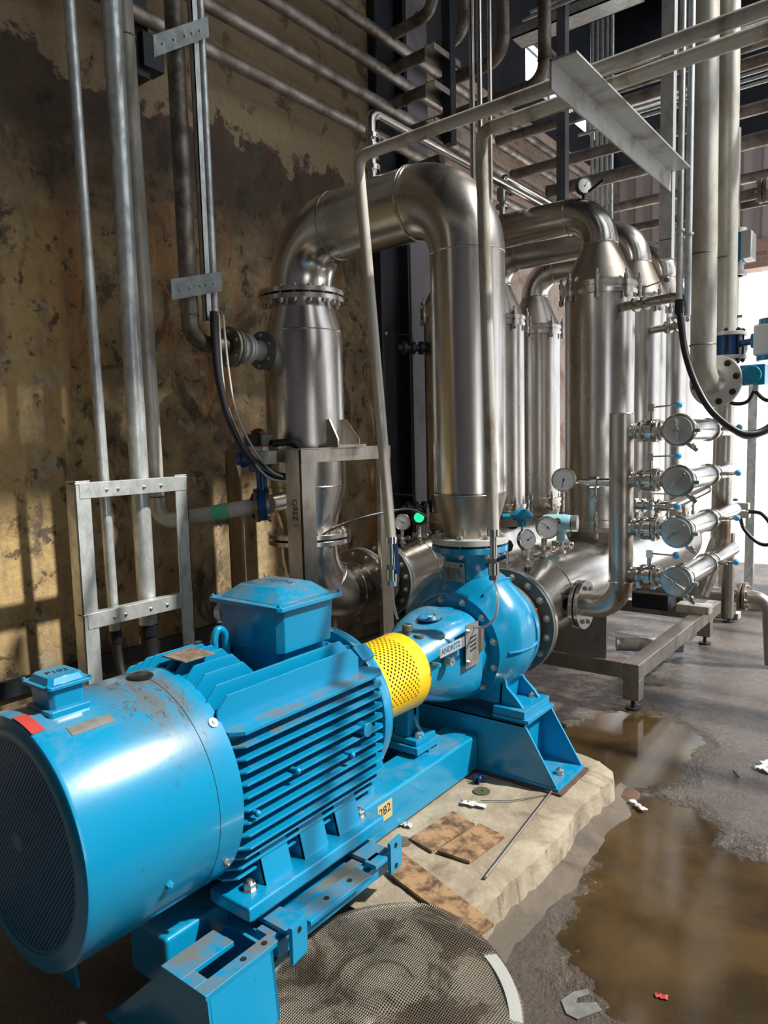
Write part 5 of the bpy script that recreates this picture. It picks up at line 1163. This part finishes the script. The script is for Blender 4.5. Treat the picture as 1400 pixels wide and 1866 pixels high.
MB().cyl((q.x - 0.09, q.y - 0.02, q.z + 0.225), (q.x + 0.07, q.y + 0.0, q.z + 0.225), 0.034, n=24).cyl((q.x - 0.12, q.y - 0.025, q.z + 0.225), (q.x - 0.09, q.y - 0.02, q.z + 0.225), 0.040, n=24).build('actuator', 'deepblue', lv, 0.002)
MB().box(q.x - 0.02, q.x + 0.10, q.y - 0.045, q.y + 0.01, q.z + 0.20, q.z + 0.262).box(q.x - 0.04, q.x + 0.05, q.y - 0.03, q.y + 0.01, q.z + 0.262, q.z + 0.285).build('solenoid_block', 'lightgrey', lv, 0.003)
sb_ = MB().box(q.x - 0.06, q.x + 0.06, q.y - 0.05, q.y + 0.03, q.z + 0.288, q.z + 0.345).cyl((q.x - 0.085, q.y - 0.01, q.z + 0.315), (q.x - 0.06, q.y - 0.01, q.z + 0.315), 0.018).build('switch_box', 'black', lv, 0.005)
MB().sphere((q.x, q.y - 0.01, q.z + 0.343), 0.036, 20, (1, 1, 0.85)).build('indicator_dome', 'glassdome' if 'glassdome' in M else 'black', sb_)
MB().cyl((q.x - 0.012, q.y - 0.03, q.z + 0.352), (q.x - 0.012, q.y - 0.028, q.z + 0.358), 0.014, n=12).build('red_indicator', 'red', sb_)
MB().prism([(q.x - 0.13, q.y - 0.05, q.z + 0.21), (q.x - 0.09, q.y - 0.05, q.z + 0.24), (q.x - 0.10, q.y - 0.05, q.z + 0.13)], (0, 0.001, 0)).build('paper_tag', 'white', lv)
tag(MB().spline([(-2.70, 2.245, 2.16), (-2.70, 2.245, 2.03), (-2.69, 2.25, 1.85), (-2.66, 2.28, 1.65), (-2.62, 2.35, 1.49), (-2.56, 2.44, 1.40), (-2.50, 2.53, 1.39), (-2.47, 2.56, 1.47), (-2.50, 2.53, 1.545), (-2.57, 2.46, 1.545)], 0.0185, 14, 10).build('flexible_hose', 'rubber'), 'black hose looping from the wall conduit to the black switch box', 'hose')
tag(MB().spline([(-2.70, 2.275, 2.15), (-2.69, 2.27, 1.9), (-2.66, 2.27, 1.72), (-2.62, 2.33, 1.53), (-2.57, 2.40, 1.40), (-2.52, 2.46, 1.365), (-2.48, 2.50, 1.375)], 0.0055, 8, 10).build('air_line', 'lightgrey'), 'thin grey air line hugging the black hose on its left side', 'air line')
tag(MB().spline([(-2.70, 2.300, 2.15), (-2.69, 2.31, 1.9), (-2.65, 2.31, 1.70), (-2.61, 2.36, 1.54), (-2.56, 2.42, 1.425), (-2.52, 2.47, 1.385)], 0.0055, 8, 10).build('air_line', 'lightgrey'), 'thin grey air line hanging right of the black hose', 'air line')

ff = thing('conduit_rack', 'galvanised angle frame holding the conduits by the wall, behind the motor', 'frame', (-2.88, 1.9, 0))
for y, sy in ((1.60, 1), (2.17, -1)): angle(MB(), -2.86, y, 0, 1.41, -1, sy, 0.07, 0.006).build('leg', 'galv', ff, 0.001)
for z in (1.335, 0.775):
    r_ = MB().box(-2.862, -2.857, 1.62, 2.165, z, z + 0.062).box(-2.905, -2.857, 1.60, 2.17, z + 0.06, z + 0.066).build('cross_rail', 'galv', ff, 0.001)
    for y in (1.745, 1.80, 1.93, 2.02): bolt(r_, (-2.857, y, z + 0.03), (1, 0, 0), 0.0065)
tag(MB().torus((-2.62, 2.42, 0.83), (0.9, -0.3, 0), 0.035, 0.022, 24, 10).build('cable_elbow', 'rubber'), 'curl of thick grey-black cable behind the terminal box', 'cable')
random.seed(21)
b = MB()
for k in range(5):
    pts = [(-2.18 + 0.09 * k + jit(.02), 2.52 + jit(.05), 0.13 + 0.0), (-2.12 + 0.09 * k + jit(.02), 2.56 + jit(.03), 0.62 + jit(.05))]
g_ = []
for i in range(9):
    row = []
    for j in range(7):
        row.append(b.bm.verts.new((-2.20 + 0.042 * i + jit(.012), 2.50 + 0.05 * math.sin(i * 1.7) + jit(.03), 0.16 + 0.075 * j + jit(.02))))
    g_.append(row)
for i in range(8):
    for j in range(6): b.bm.faces.new((g_[i][j], g_[i + 1][j], g_[i + 1][j + 1], g_[i][j + 1]))
o = b.build('plastic_wrap', 'film', smooth=10); tag(o, 'crumpled clear plastic film stuffed behind the yellow guard', 'plastic film')

# ------------------------------------------------------------------ wall-long pipes near the ceiling and their branches
WP = ((3.64, 'lowest'), (3.87, 'second from the bottom'), (4.10, 'third from the bottom'), (4.33, 'topmost'))
brx = (-2.02, -2.30, -2.58, -2.82)
for k, (z, wd) in enumerate(WP):
    x = -3.19
    t = thing('line_pipe', 'long pipe run along the wall near the ceiling, %s of four' % wd, 'pipe', (x, 4.0, z), 'pipe runs along the wall')
    MB().cyl((x, -1.0, z), (x, 8.8, z), 0.038, n=24).build('run', 'oldpipe', t)
    MB().tube([(x, 4.33, z + 0.03), (brx[k], 4.33, z + 0.06), (brx[k], 4.33, 6.35)], 0.040, 0.12, 24, True, 8).build('branch', 'darkpipe', t)
    b = MB(); b.torus((brx[k] - 0.12, 4.33, z + 0.06), (1, 0, 0), 0.041, 0.004, 24, 6); b.torus((brx[k], 4.33, z + 0.19), (0, 0, 1), 0.041, 0.004, 24, 6); b.build('weld_seam', 'darkpipe', t)

hp = thing('hanger_post', 'dark ceiling post with short channel arms behind the thin bright conduits', 'post', (-2.5, 4.0, 3.4))
MB().box(-2.53, -2.47, 3.97, 4.03, 3.36, 6.4).build('post', 'darksteel', hp)
for z in (3.87, 3.66, 3.45):
    MB().box(-2.545, -2.475, 3.80, 4.10, z, z + 0.007).box(-2.545, -2.540, 3.80, 4.10, z - 0.07, z).box(-2.48, -2.475, 3.80, 4.10, z - 0.03, z).build('channel_arm', 'steel_dull', hp)

# light pipes crossing above the pump, with their slanting drops
def drop(name, label, pts, top_r, mat, hz, hose, lev):
    t = thing(name, label, 'pipe', tuple(pts[-1]))
    MB().tube(pts[:-1] + [pts[-1]], top_r, 0.045, 24, True, 8).build('pipe', mat, t)
    x, y, z = pts[-1]
    MB().cyl((x, y, z), (x, y, z - 0.10), 0.014, n=16).cyl((x, y, z - 0.015), (x, y, z + 0.012), 0.024, n=20).build('nipple', 'steel_bright', t)
    vb = MB().cyl((x, y, z - 0.10), (x, y, z - 0.118), 0.020, n=6).cyl((x, y, z - 0.118), (x, y, z - 0.165), 0.021, n=20).cyl((x, y, z - 0.165), (x, y, z - 0.185), 0.018, n=6).build('ball_valve', 'steel_bright', t, 0.001)
    MB().bar(V((x, y, z - 0.13)) + V(lev[0]), V((x, y, z - 0.13)) + V(lev[1]), 0.016, 0.006, (0.6, -0.7, 0.2)).build('blue_lever', 'deepblue', vb, 0.002)
    if hose: MB().spline(hose, 0.0055, 10, 10).build('clear_hose', 'film', t)
    return t
drop('cooling_water_pipe', 'dirty pale pipe slanting down left of the big riser, blue lever valve at its foot', [(0.9, 2.25, 2.69), (-1.82, 2.25, 2.63), (-1.705, 2.25, 1.16)], 0.0215, 'dirtypipe', 0,
     [(-1.705, 2.25, 0.975), (-1.70, 2.25, 0.90), (-1.69, 2.26, 0.84)], ((0.02, 0.0, 0.12), (0.028, 0, -0.005)))
drop('cooling_water_pipe', 'dirty pale pipe dropping in front of the big riser, navy lever valve above the volute', [(0.9, 2.42, 2.72), (-1.38, 2.42, 2.66), (-1.345, 2.42, 1.19)], 0.0225, 'dirtypipe', 0,
     [(-1.345, 2.42, 1.01), (-1.335, 2.43, 0.95), (-1.345, 2.43, 0.86), (-1.40, 2.44, 0.81), (-1.455, 2.46, 0.795)], ((-0.03, -0.01, 0.0), (0.055, 0.0, 0.042)))
b = MB(); b.box(-1.005, -0.995, 2.17, 3.39, 2.655, 2.73); b.box(-1.005, -0.930, 2.17, 3.39, 2.722, 2.73)
b.bm.clear(); b.prism([(-0.925, 2.015, 2.606), (-0.925, 3.15, 2.606), (-0.845, 3.15, 2.606), (-0.845, 2.015, 2.606)], (0, 0, -0.006)); b.prism([(-0.925, 2.015, 2.606), (-0.925, 3.15, 2.606), (-0.925, 3.15, 2.525), (-0.925, 2.015, 2.525)], (0.006, 0, 0))
tag(b.build('angle_iron', 'galvdust'), 'wide galvanised angle iron running diagonally over the two pale pipes', 'angle iron')
st = MB(); st.box(-0.968, -0.915, 3.16, 3.20, 2.265, 6.4)
gs = thing('galvanised_post', 'flat galvanised ceiling post ending in mid-air at the angle iron tip', 'post', (-0.94, 3.18, 2.265)); st.build('post', 'galv', gs, 0.003)
MB().box(-0.966, -0.917, 3.157, 3.159, 2.34, 2.343).build('weld_mark', 'darkpipe', gs)

for k, (x, y, zb, lb) in enumerate(((-1.765, 3.02, 2.60, 'left one of the two thin bright conduits dropping behind the big bend'), (-1.725, 3.02, 2.60, 'right one of the two thin bright conduits dropping behind the big bend'), (-1.69, 3.05, 2.62, 'darker thin conduit just right of the bright conduit pair'))):
    tag(MB().cyl((x, y, zb), (x, y, 6.4), 0.0125 if k < 2 else 0.010, n=16).build('cable_conduit', 'steel_bright' if k < 2 else 'steel_dull'), lb, 'conduit')

# cross pipes further back, under the roof
CP = ((3.73, 4.75, -2.50, 0.044, 'darkpipe', 'dark cross pipe just under the pale pipes, in front of the others'),
      (3.95, 5.50, -2.98, 0.040, 'oldpipe', 'cross pipe with open left end, above the post tip'),
      (3.66, 5.52, -2.86, 0.040, 'oldpipe', 'cross pipe with coupling at its left end, middle height'),
      (3.47, 5.55, -2.56, 0.048, 'oldpipe', 'thicker cross pipe just above the small top gauge'),
      (4.55, 6.2, -3.1, 0.045, 'oldpipe', 'high cross pipe in the roof shade, rear'),
      (3.30, 6.4, -2.2, 0.032, 'darkpipe', 'slim dark cross pipe low behind the angle iron'),
      (4.20, 6.9, -3.1, 0.045, 'oldpipe', 'rear cross pipe near the rear wall, upper'),
      (3.80, 7.4, -3.1, 0.045, 'oldpipe', 'rear cross pipe near the rear wall, lower'))
for z, y, x0, r, mt, lb in CP:
    t = thing('cross_pipe', lb, 'pipe', (x0, y, z), 'cross pipes under the roof')
    MB().cyl((x0, y, z), (2.6, y, z + 0.02), r, n=24).build('pipe', mt, t)
    MB().ring((x0 + 0.003, y, z), (1, 0, 0), r * 0.8, r + 0.003, 0.012, 24).build('pipe_end', 'darkpipe', t)
random.seed(9)
for k in range(6):
    z = 4.62 + 0.055 * k; y = 5.2 + 0.03 * k
    tag(MB().tube([(-2.6 + 0.05 * k, y, z), (-1.30 + 0.09 * k, y, z + 0.02), (-1.28 + 0.09 * k, y, 6.3)], 0.0135, 0.16, 12).build('cable_conduit', 'galv'),
        'bright thin conduit in the upper bundle bending up to the roof, %s' % ('lowest', 'second lowest', 'third lowest', 'third highest', 'second highest', 'highest')[k], 'conduit', 'upper conduit bundle')
for k in range(5):
    z = 4.02 + 0.05 * k + (0.3 if k > 2 else 0)
    tag(MB().cyl((-2.5 + 0.12 * k, 6.0 + 0.02 * k, z), (2.6, 6.0 + 0.02 * k, z + 0.01), 0.012, n=10).build('cable_conduit', 'galv'),
        'straight thin conduit crossing behind the angle iron, %s in the rear bundle' % ('lowest', 'second', 'third', 'fourth', 'highest')[k], 'conduit', 'rear conduit bundle')
for k in range(5):
    x = -2.62 + 0.045 * k
    tag(MB().cyl((x, 6.6, 2.95), (x, 6.6, 6.3), 0.017, n=10).build('cable_conduit', 'galv'), 'upright thin conduit in the bundle above the front bend, %s from left' % ('first', 'second', 'third', 'fourth', 'fifth')[k], 'conduit', 'upright conduit bundle')
for k, (x, y, zb, w_, lb) in enumerate(((-2.33, 5.3, 3.0, 0.07, 'brownish hanger post above the front return bend'), (-1.62, 5.9, 4.4, 0.10, 'dark hanger column in the roof shade, centre'), (-2.0, 7.4, 3.4, 0.12, 'dark rear column behind the cross pipes'), (-1.35, 5.9, 4.5, 0.09, 'dark hanger column in the roof shade, right'), (-2.05, 5.0, 5.1, 0.1, 'dark short hanger in the roof shade, left'), (-0.2, 7.6, 3.6, 0.16, 'dark rear column right of the tall pipes'))):
    tag(MB().box(x - w_ / 2, x + w_ / 2, y - w_ / 2, y + w_ / 2, zb, 6.4).build('steel_hanger', 'purlin', bevel=0.003), lb, 'post')
for k, (x0, x1, y0, y1, z, lb) in enumerate(((-2.9, -1.9, 5.6, 5.8, 4.75, 'wide bright flat duct sheet under the roof, left'), (-2.6, -1.6, 6.4, 6.6, 4.32, 'wide bright flat duct sheet under the roof, rear'), (-1.2, 1.8, 7.0, 7.35, 4.75, 'long flat cable tray under the roof, right'))):
    b = MB().box(x0, x1, y0, y1, z, z + 0.01).box(x0, x1, y0, y0 + 0.01, z, z + 0.08).box(x0, x1, y1 - 0.01, y1, z, z + 0.08)
    tag(b.build('cable_tray', 'galv'), lb, 'cable tray')
for k, (y, z) in enumerate(((4.9, 5.2), (6.2, 5.5), (7.6, 5.3))):
    tag(MB().cyl((-3.2, y, z), (2.6, y, z), 0.055, n=20).build('overhead_pipe', 'darkpipe'), 'thick dark pipe high under the roof, %s' % ('nearest', 'middle', 'farthest')[k], 'pipe', 'thick dark roof pipes')
tag(MB().cyl((-2.95, 2.9, 3.30), (-2.45, 2.9, 3.34), 0.04, n=24).build('pipe_stub', 'darkpipe'), 'short dark open pipe stub above the big discharge bend', 'pipe') if False else None
tag(MB().cyl((-3.34, 4.255, 3.36), (-2.72, 4.255, 3.40), 0.038, n=24).build('pipe_stub', 'darkpipe'), 'short dark open pipe stub just above the big discharge bend', 'pipe')

# ------------------------------------------------------------------ tall pipes at the right
p1 = thing('tall_light_pipe', 'thick light upright pipe ending in an elbow with round bolted flange, right side', 'pipe', (-1.07, 4.25, 1.7))
MB().tube([(-1.10, 4.25, 6.4), (-1.055, 4.25, 1.83), (-1.02, 4.46, 1.80)], 0.066, 0.10, 40, True, 12).build('pipe', 'lightpipe', p1)
b = MB(); b.torus((-1.059, 4.25, 2.02), (0, 0, 1), 0.0665, 0.004, 40, 6); b.torus((-1.066, 4.25, 2.50), (0, 0, 1), 0.0665, 0.004, 40, 6); b.build('weld_seam', 'darkpipe', p1)
MB().ring((-1.01, 4.335, 1.825), (0.12, 1, -0.03), 0.06, 0.140, 0.022, 56).build('flange', 'lightgrey', p1, 0.002)
bolts(p1, (-1.01, 4.322, 1.825), (-0.12, -1, 0.03), 0.112, 8, 0.014, 0, 0.2, 'darkbolt')
p2 = thing('tall_light_pipe', 'slimmer light upright pipe behind the thick one, with blue wafer valve and lower manifold', 'pipe', (-1.01, 4.52, 0.8))
MB().tube([(-1.04, 4.52, 6.4), (-1.00, 4.52, 2.10)], 0.052, 0, 36).build('pipe', 'lightpipe', p2)
MB().torus((-1.015, 4.52, 2.52), (0, 0, 1), 0.0525, 0.004, 36, 6).build('weld_seam', 'darkpipe', p2)
MB().cyl((-1.00, 4.52, 2.085), (-1.00, 4.52, 2.105), 0.105, n=44).build('upper_flange', 'lightgrey', p2, 0.001)
MB().cyl((-1.00, 4.52, 1.955), (-1.00, 4.52, 1.975), 0.105, n=44).build('lower_flange', 'lightgrey', p2, 0.001)
bolts(p2, (-1.00, 4.52, 2.03), (0, 0, 1), 0.085, 8, 0.013, 0.15, 0.2, 'darkbolt')
MB().cyl((-1.00, 4.52, 1.975), (-1.00, 4.52, 2.085), 0.078, n=32).cyl((-0.99, 4.51, 2.03), (-0.84, 4.49, 2.045), 0.018, n=14).build('wafer_valve', 'deepblue', p2, 0.001)
MB().tube([(-1.00, 4.52, 1.96), (-1.01, 4.52, 0.92), (-1.06, 4.47, 0.74), (-1.10, 4.44, 0.60)], 0.054, 0.05, 36, True, 8).build('manifold_pipe', 'ruststeel', p2)
MB().tube([(-0.985, 4.62, 0.95), (-0.985, 4.62, 0.44)], 0.035, 0.0, 24).build('drain_leg', 'steel_dull', p2)
a1 = thing('valve_actuator', 'white and blue cylindrical actuator of the wafer valve, right frame edge', 'actuator', (-0.80, 4.48, 1.95))
MB().box(-0.845, -0.70, 4.42, 4.56, 1.955, 2.125).build('case', 'white', a1, 0.015)
MB().cyl((-0.77, 4.49, 2.12), (-0.77, 4.49, 2.155), 0.06, n=28).cyl((-0.77, 4.49, 1.93), (-0.77, 4.49, 1.957), 0.068, n=28).cyl((-0.865, 4.495, 2.045), (-0.84, 4.495, 2.045), 0.04, n=24).build('end_cap_blue', 'teal', a1, 0.002)
a2 = thing('valve_actuator', 'blue domed electric actuator below the white one, beside the round flange', 'actuator', (-0.84, 4.40, 1.80))
MB().cyl((-0.835, 4.33, 1.848), (-0.835, 4.37, 1.848), 0.052, n=32).box(-0.895, -0.77, 4.36, 4.46, 1.795, 1.905).build('housing', 'teal', a2, 0.006)
MB().cyl((-0.89, 4.40, 1.845), (-0.955, 4.40, 1.848), 0.022, n=16).build('valve_shaft', 'deepblue', a2)
MB().cyl((-0.82, 4.40, 1.80), (-0.82, 4.40, 1.765), 0.014, n=12).build('cable_gland', 'lightgrey', a2)
a3 = thing('valve_actuator', 'blue and white box actuator high on the rear steel tube, right side', 'actuator', (-1.06, 5.2, 2.6))
MB().box(-1.16, -1.06, 5.12, 5.26, 2.62, 2.80).build('blue_cover', 'teal', a3, 0.005); MB().box(-1.06, -1.00, 5.11, 5.27, 2.63, 2.80).build('white_end', 'lightgrey', a3, 0.006)
MB().cyl((-1.11, 5.19, 2.54), (-1.11, 5.19, 2.83), 0.05, n=28).cyl((-1.11, 5.19, 2.80), (-1.11, 5.19, 2.83), 0.07, n=28).cyl((-1.11, 5.19, 2.56), (-1.11, 5.19, 2.62), 0.055, n=28).cyl((-1.11, 5.19, 2.54), (-1.11, 5.19, 2.562), 0.075, n=28).build('mounting_flange', 'lightgrey', a3)
pipe('rear_steel_tube', 'steel tube running down behind the tall light pipes to clamped fittings', 'pipe', [(-1.12, 5.19, 3.45), (-1.11, 5.19, 2.12), (-1.17, 5.17, 2.05)], 0.032, 'steel_dull', 0.05)
t = thing('sanitary_fittings', 'cluster of clamped bright fittings behind the slim tall pipe', 'fittings', (-1.1, 5.19, 2.05))
for z in (2.28, 2.20, 2.12): MB().cyl((-1.11, 5.19, z - 0.012), (-1.11, 5.19, z + 0.012), 0.045, n=24).cyl((-1.15, 5.16, z), (-1.05, 5.16, z), 0.008, n=8).build('clamp', 'steel_bright', t)
MB().lathe((-1.07, 5.16, 2.07), (0.3, -1, 0), [(0, 0.05), (0.02, 0.055), (0.03, 0.05), (0.032, 0)], 28).build('cap', 'steel_bright', t)

rc = thing('conduit_pair', 'pair of slim galvanised conduits right of the flat post, black hose from the left one', 'conduit', (-1.05, 3.85, 2.2))
MB().tube([(-1.078, 3.85, 6.4), (-1.075, 3.85, 2.19)], 0.0165, 0, 18).build('conduit', 'galv', rc); MB().tube([(-1.043, 3.87, 6.4), (-1.040, 3.87, 2.13)], 0.0165, 0, 18).build('conduit', 'galv', rc)
MB().cyl((-1.075, 3.85, 2.54), (-1.075, 3.85, 2.55), 0.024, n=18).cyl((-1.040, 3.87, 2.52), (-1.040, 3.87, 2.53), 0.024, n=18).build('coupling_ring', 'galv', rc)
MB().cyl((-1.075, 3.85, 2.21), (-1.075, 3.85, 2.14), 0.021, n=18).build('hose_ferrule', 'black', rc)
tag(MB().spline([(-1.075, 3.85, 2.16), (-1.06, 3.84, 2.08), (-1.035, 3.82, 1.95), (-0.98, 3.79, 1.80), (-0.90, 3.76, 1.66), (-0.80, 3.75, 1.565), (-0.73, 3.78, 1.535), (-0.66, 3.84, 1.56), (-0.58, 3.9, 1.66)], 0.0165, 14, 10).build('flexible_hose', 'rubber'), 'thick black hose sweeping down from the right conduits out of frame', 'hose')
tag(MB().spline([(-1.05, 3.86, 2.10), (-1.03, 3.83, 1.93), (-0.97, 3.80, 1.78), (-0.89, 3.77, 1.64), (-0.79, 3.76, 1.545), (-0.73, 3.79, 1.515), (-0.66, 3.85, 1.54)], 0.006, 8, 10).build('air_line', 'lightgrey'), 'thin pale air line running along the thick black hose at right', 'air line')
tag(MB().spline([(-0.83, 4.42, 1.77), (-0.86, 4.40, 1.71), (-0.92, 4.38, 1.70), (-0.97, 4.37, 1.73)], 0.010, 10).build('black_cable', 'rubber'), 'short black cable loop under the blue domed actuator', 'cable')
tag(MB().spline([(-0.82, 4.40, 1.76), (-0.76, 4.38, 1.71), (-0.68, 4.36, 1.73), (-0.58, 4.36, 1.80)], 0.010, 10).build('black_cable', 'rubber'), 'black cable leaving the blue domed actuator to the right', 'cable')

# sanitary branches on the front filter tops
t = thing('filter_vent_branch', 'bright horizontal vent tube with clamps on the front filter, blue-grey knob', 'vent valve', (-1.35, 4.1, 2.25))
MB().tube([(-1.47, 4.16, 2.265), (-1.17, 4.08, 2.265), (-1.10, 4.07, 2.24)], 0.026, 0.04, 24).build('tube', 'steel_bright', t)
b = MB(); [b.cyl((x - 0.008, 4.115 + (x + 1.30) * -0.27, 2.265), (x + 0.008, 4.11 + (x + 1.30) * -0.27, 2.265), 0.042, n=24) for x in (-1.385, -1.33)]; b.build('clamp', 'steel_bright', t)
MB().cyl((-1.335, 4.11, 2.30), (-1.335, 4.11, 2.355), 0.010, n=12).cyl((-1.335, 4.11, 2.345), (-1.21, 4.07, 2.36), 0.004, n=8).build('handle', 'steel_bright', t)
MB().sphere((-1.20, 4.067, 2.362), 0.017, 16).build('knob', 'flange_grey', t)
t = thing('filter_vent_branch', 'smaller clamped vent stub on the second aisle-side filter', 'vent valve', (-1.30, 4.6, 2.2))
MB().cyl((-1.49, 4.76, 2.20), (-1.28, 4.66, 2.20), 0.024, n=24).cyl((-1.37, 4.69, 2.16), (-1.37, 4.69, 2.25), 0.012, n=12).build('tube', 'steel_bright', t)
MB().cyl((-1.385, 4.71, 2.20), (-1.365, 4.70, 2.20), 0.040, n=24).cyl((-1.32, 4.685, 2.20), (-1.30, 4.675, 2.20), 0.040, n=24).build('clamp', 'steel_bright', t)
# valve fittings on the left of the hidden wall-side filter
for z, lb in ((2.16, 'dark clamped valve with bright-tipped lever left of the big riser, upper'), (1.08, 'dark clamped valve with lever left of the big riser, lower')):
    t = thing('filter_drain_valve', lb, 'valve', (-2.80, 4.08, z))
    b = MB().cyl((-2.80, 4.13, z), (-2.92, 3.98, z), 0.024, n=20); [b.cyl(V((-2.80, 4.13, z)).lerp(V((-2.92, 3.98, z)), f), V((-2.80, 4.13, z)).lerp(V((-2.92, 3.98, z)), f + .12), 0.044, n=24) for f in (0.1, 0.4, 0.7)]; b.build('body', 'darksteel', t)
    MB().cyl((-2.86, 4.05, z), (-2.86, 4.05, z + 0.09), 0.011, n=12).cyl((-2.86, 4.05, z + 0.085), (-2.99, 3.96, z + 0.10), 0.004, n=8).build('handle', 'darksteel', t)
    MB().sphere((-3.0, 3.955, z + 0.101), 0.014, 14).build('knob', 'steel_bright', t)

# ------------------------------------------------------------------ floor-level pipe and slim supports at the right rear
t = thing('outlet_pipe', 'low horizontal pipe with bolted flange pair and elbow to the floor, right side', 'pipe', (-1.1, 5.2, 0.1))
MB().tube([(-1.75, 5.15, 0.455), (-1.045, 5.2, 0.455)], 0.045, 0, 28).build('pipe', 'steel_dull', t)
MB().tube([(-0.985, 5.2, 0.455), (-0.86, 5.2, 0.455), (-0.83, 5.2, 0.02)], 0.045, 0.10, 28).build('elbow', 'ruststeel', t)
flange_pair(t, (-1.012, 5.2, 0.455), (1, 0, 0), 0.04, 0.095, 0.018, 0.010, 8, 0.011, 'steel_dull')
for (x, y, h, w_, lb) in ((-1.42, 6.45, 1.75, 0.05, 'left slim pale support post standing on a flat foot, right rear'), (-1.30, 6.9, 2.0, 0.07, 'taller pale support post right of the slim one, bright background')):
    t = thing('support_post', lb, 'post', (x, y, 0)); MB().box(x - w_ / 2, x + w_ / 2, y - w_ / 2, y + w_ / 2, 0.05, h).build('upright', 'galv', t, 0.002); MB().box(x - 0.16, x + 0.14, y - 0.06, y + 0.06, 0.0, 0.05).build('foot', 'dirtypipe', t, 0.003)
t = thing('sample_cabinet_valve', 'small white solenoid block with blue tap beside the rear manifold', 'valve', (-0.93, 4.75, 1.0))
MB().box(-0.99, -0.90, 4.72, 4.78, 1.03, 1.07).box(-0.985, -0.905, 4.72, 4.78, 1.08, 1.12).build('block', 'lightgrey', t, 0.003); MB().sphere((-0.975, 4.72, 1.14), 0.018, 12, (1, 1, .5)).build('tap', 'ballblue', t)
tag(MB().spline([(-0.90, 4.72, 1.07), (-0.83, 4.72, 1.06), (-0.775, 4.72, 0.98), (-0.78, 4.72, 0.89), (-0.84, 4.72, 0.885), (-0.92, 4.72, 0.96), (-0.95, 4.74, 1.03)], 0.011, 10, 10).build('black_cable', 'rubber'), 'black cable loop hanging from the small white solenoid block', 'cable')
t = thing('clamped_cross_pipe', 'dark horizontal pipe with a big bolted clamp, upper right frame edge', 'pipe', (-1.0, 5.3, 3.1))
MB().cyl((-1.14, 5.3, 3.06), (2.5, 5.3, 3.12), 0.035, n=24).build('pipe', 'darkpipe', t)
b = MB(); [b.cyl((x - 0.012, 5.3, 3.07), (x + 0.012, 5.3, 3.07), 0.075, n=32) for x in (-0.985, -0.955)]; b.build('clamp', 'darkpipe', t, 0.002); bolts(t, (-0.97, 5.3, 3.07), (1, 0, 0), 0.062, 6, 0.010, 0.055, 0.2)
tag(MB().cyl((-1.3, 7.9, 3.60), (2.6, 7.9, 3.62), 0.06, n=20).build('far_pipe', 'dirtypipe'), 'pale far pipe crossing in front of the rear cladding, upper', 'pipe')
tag(MB().cyl((-1.3, 8.3, 3.22), (2.6, 8.3, 3.24), 0.06, n=20).build('far_pipe', 'dirtypipe'), 'pale far pipe crossing in front of the rear cladding, lower', 'pipe')

tag(MB().spline([(-2.50, 2.72, 1.075), (-2.44, 2.80, 1.12), (-2.36, 2.95, 1.16), (-2.30, 3.20, 1.17), (-2.35, 3.45, 1.10)], 0.006, 8, 8).build('black_cable', 'rubber'), 'thin black cable arching from the lower vessel flange behind the stand leg', 'cable')
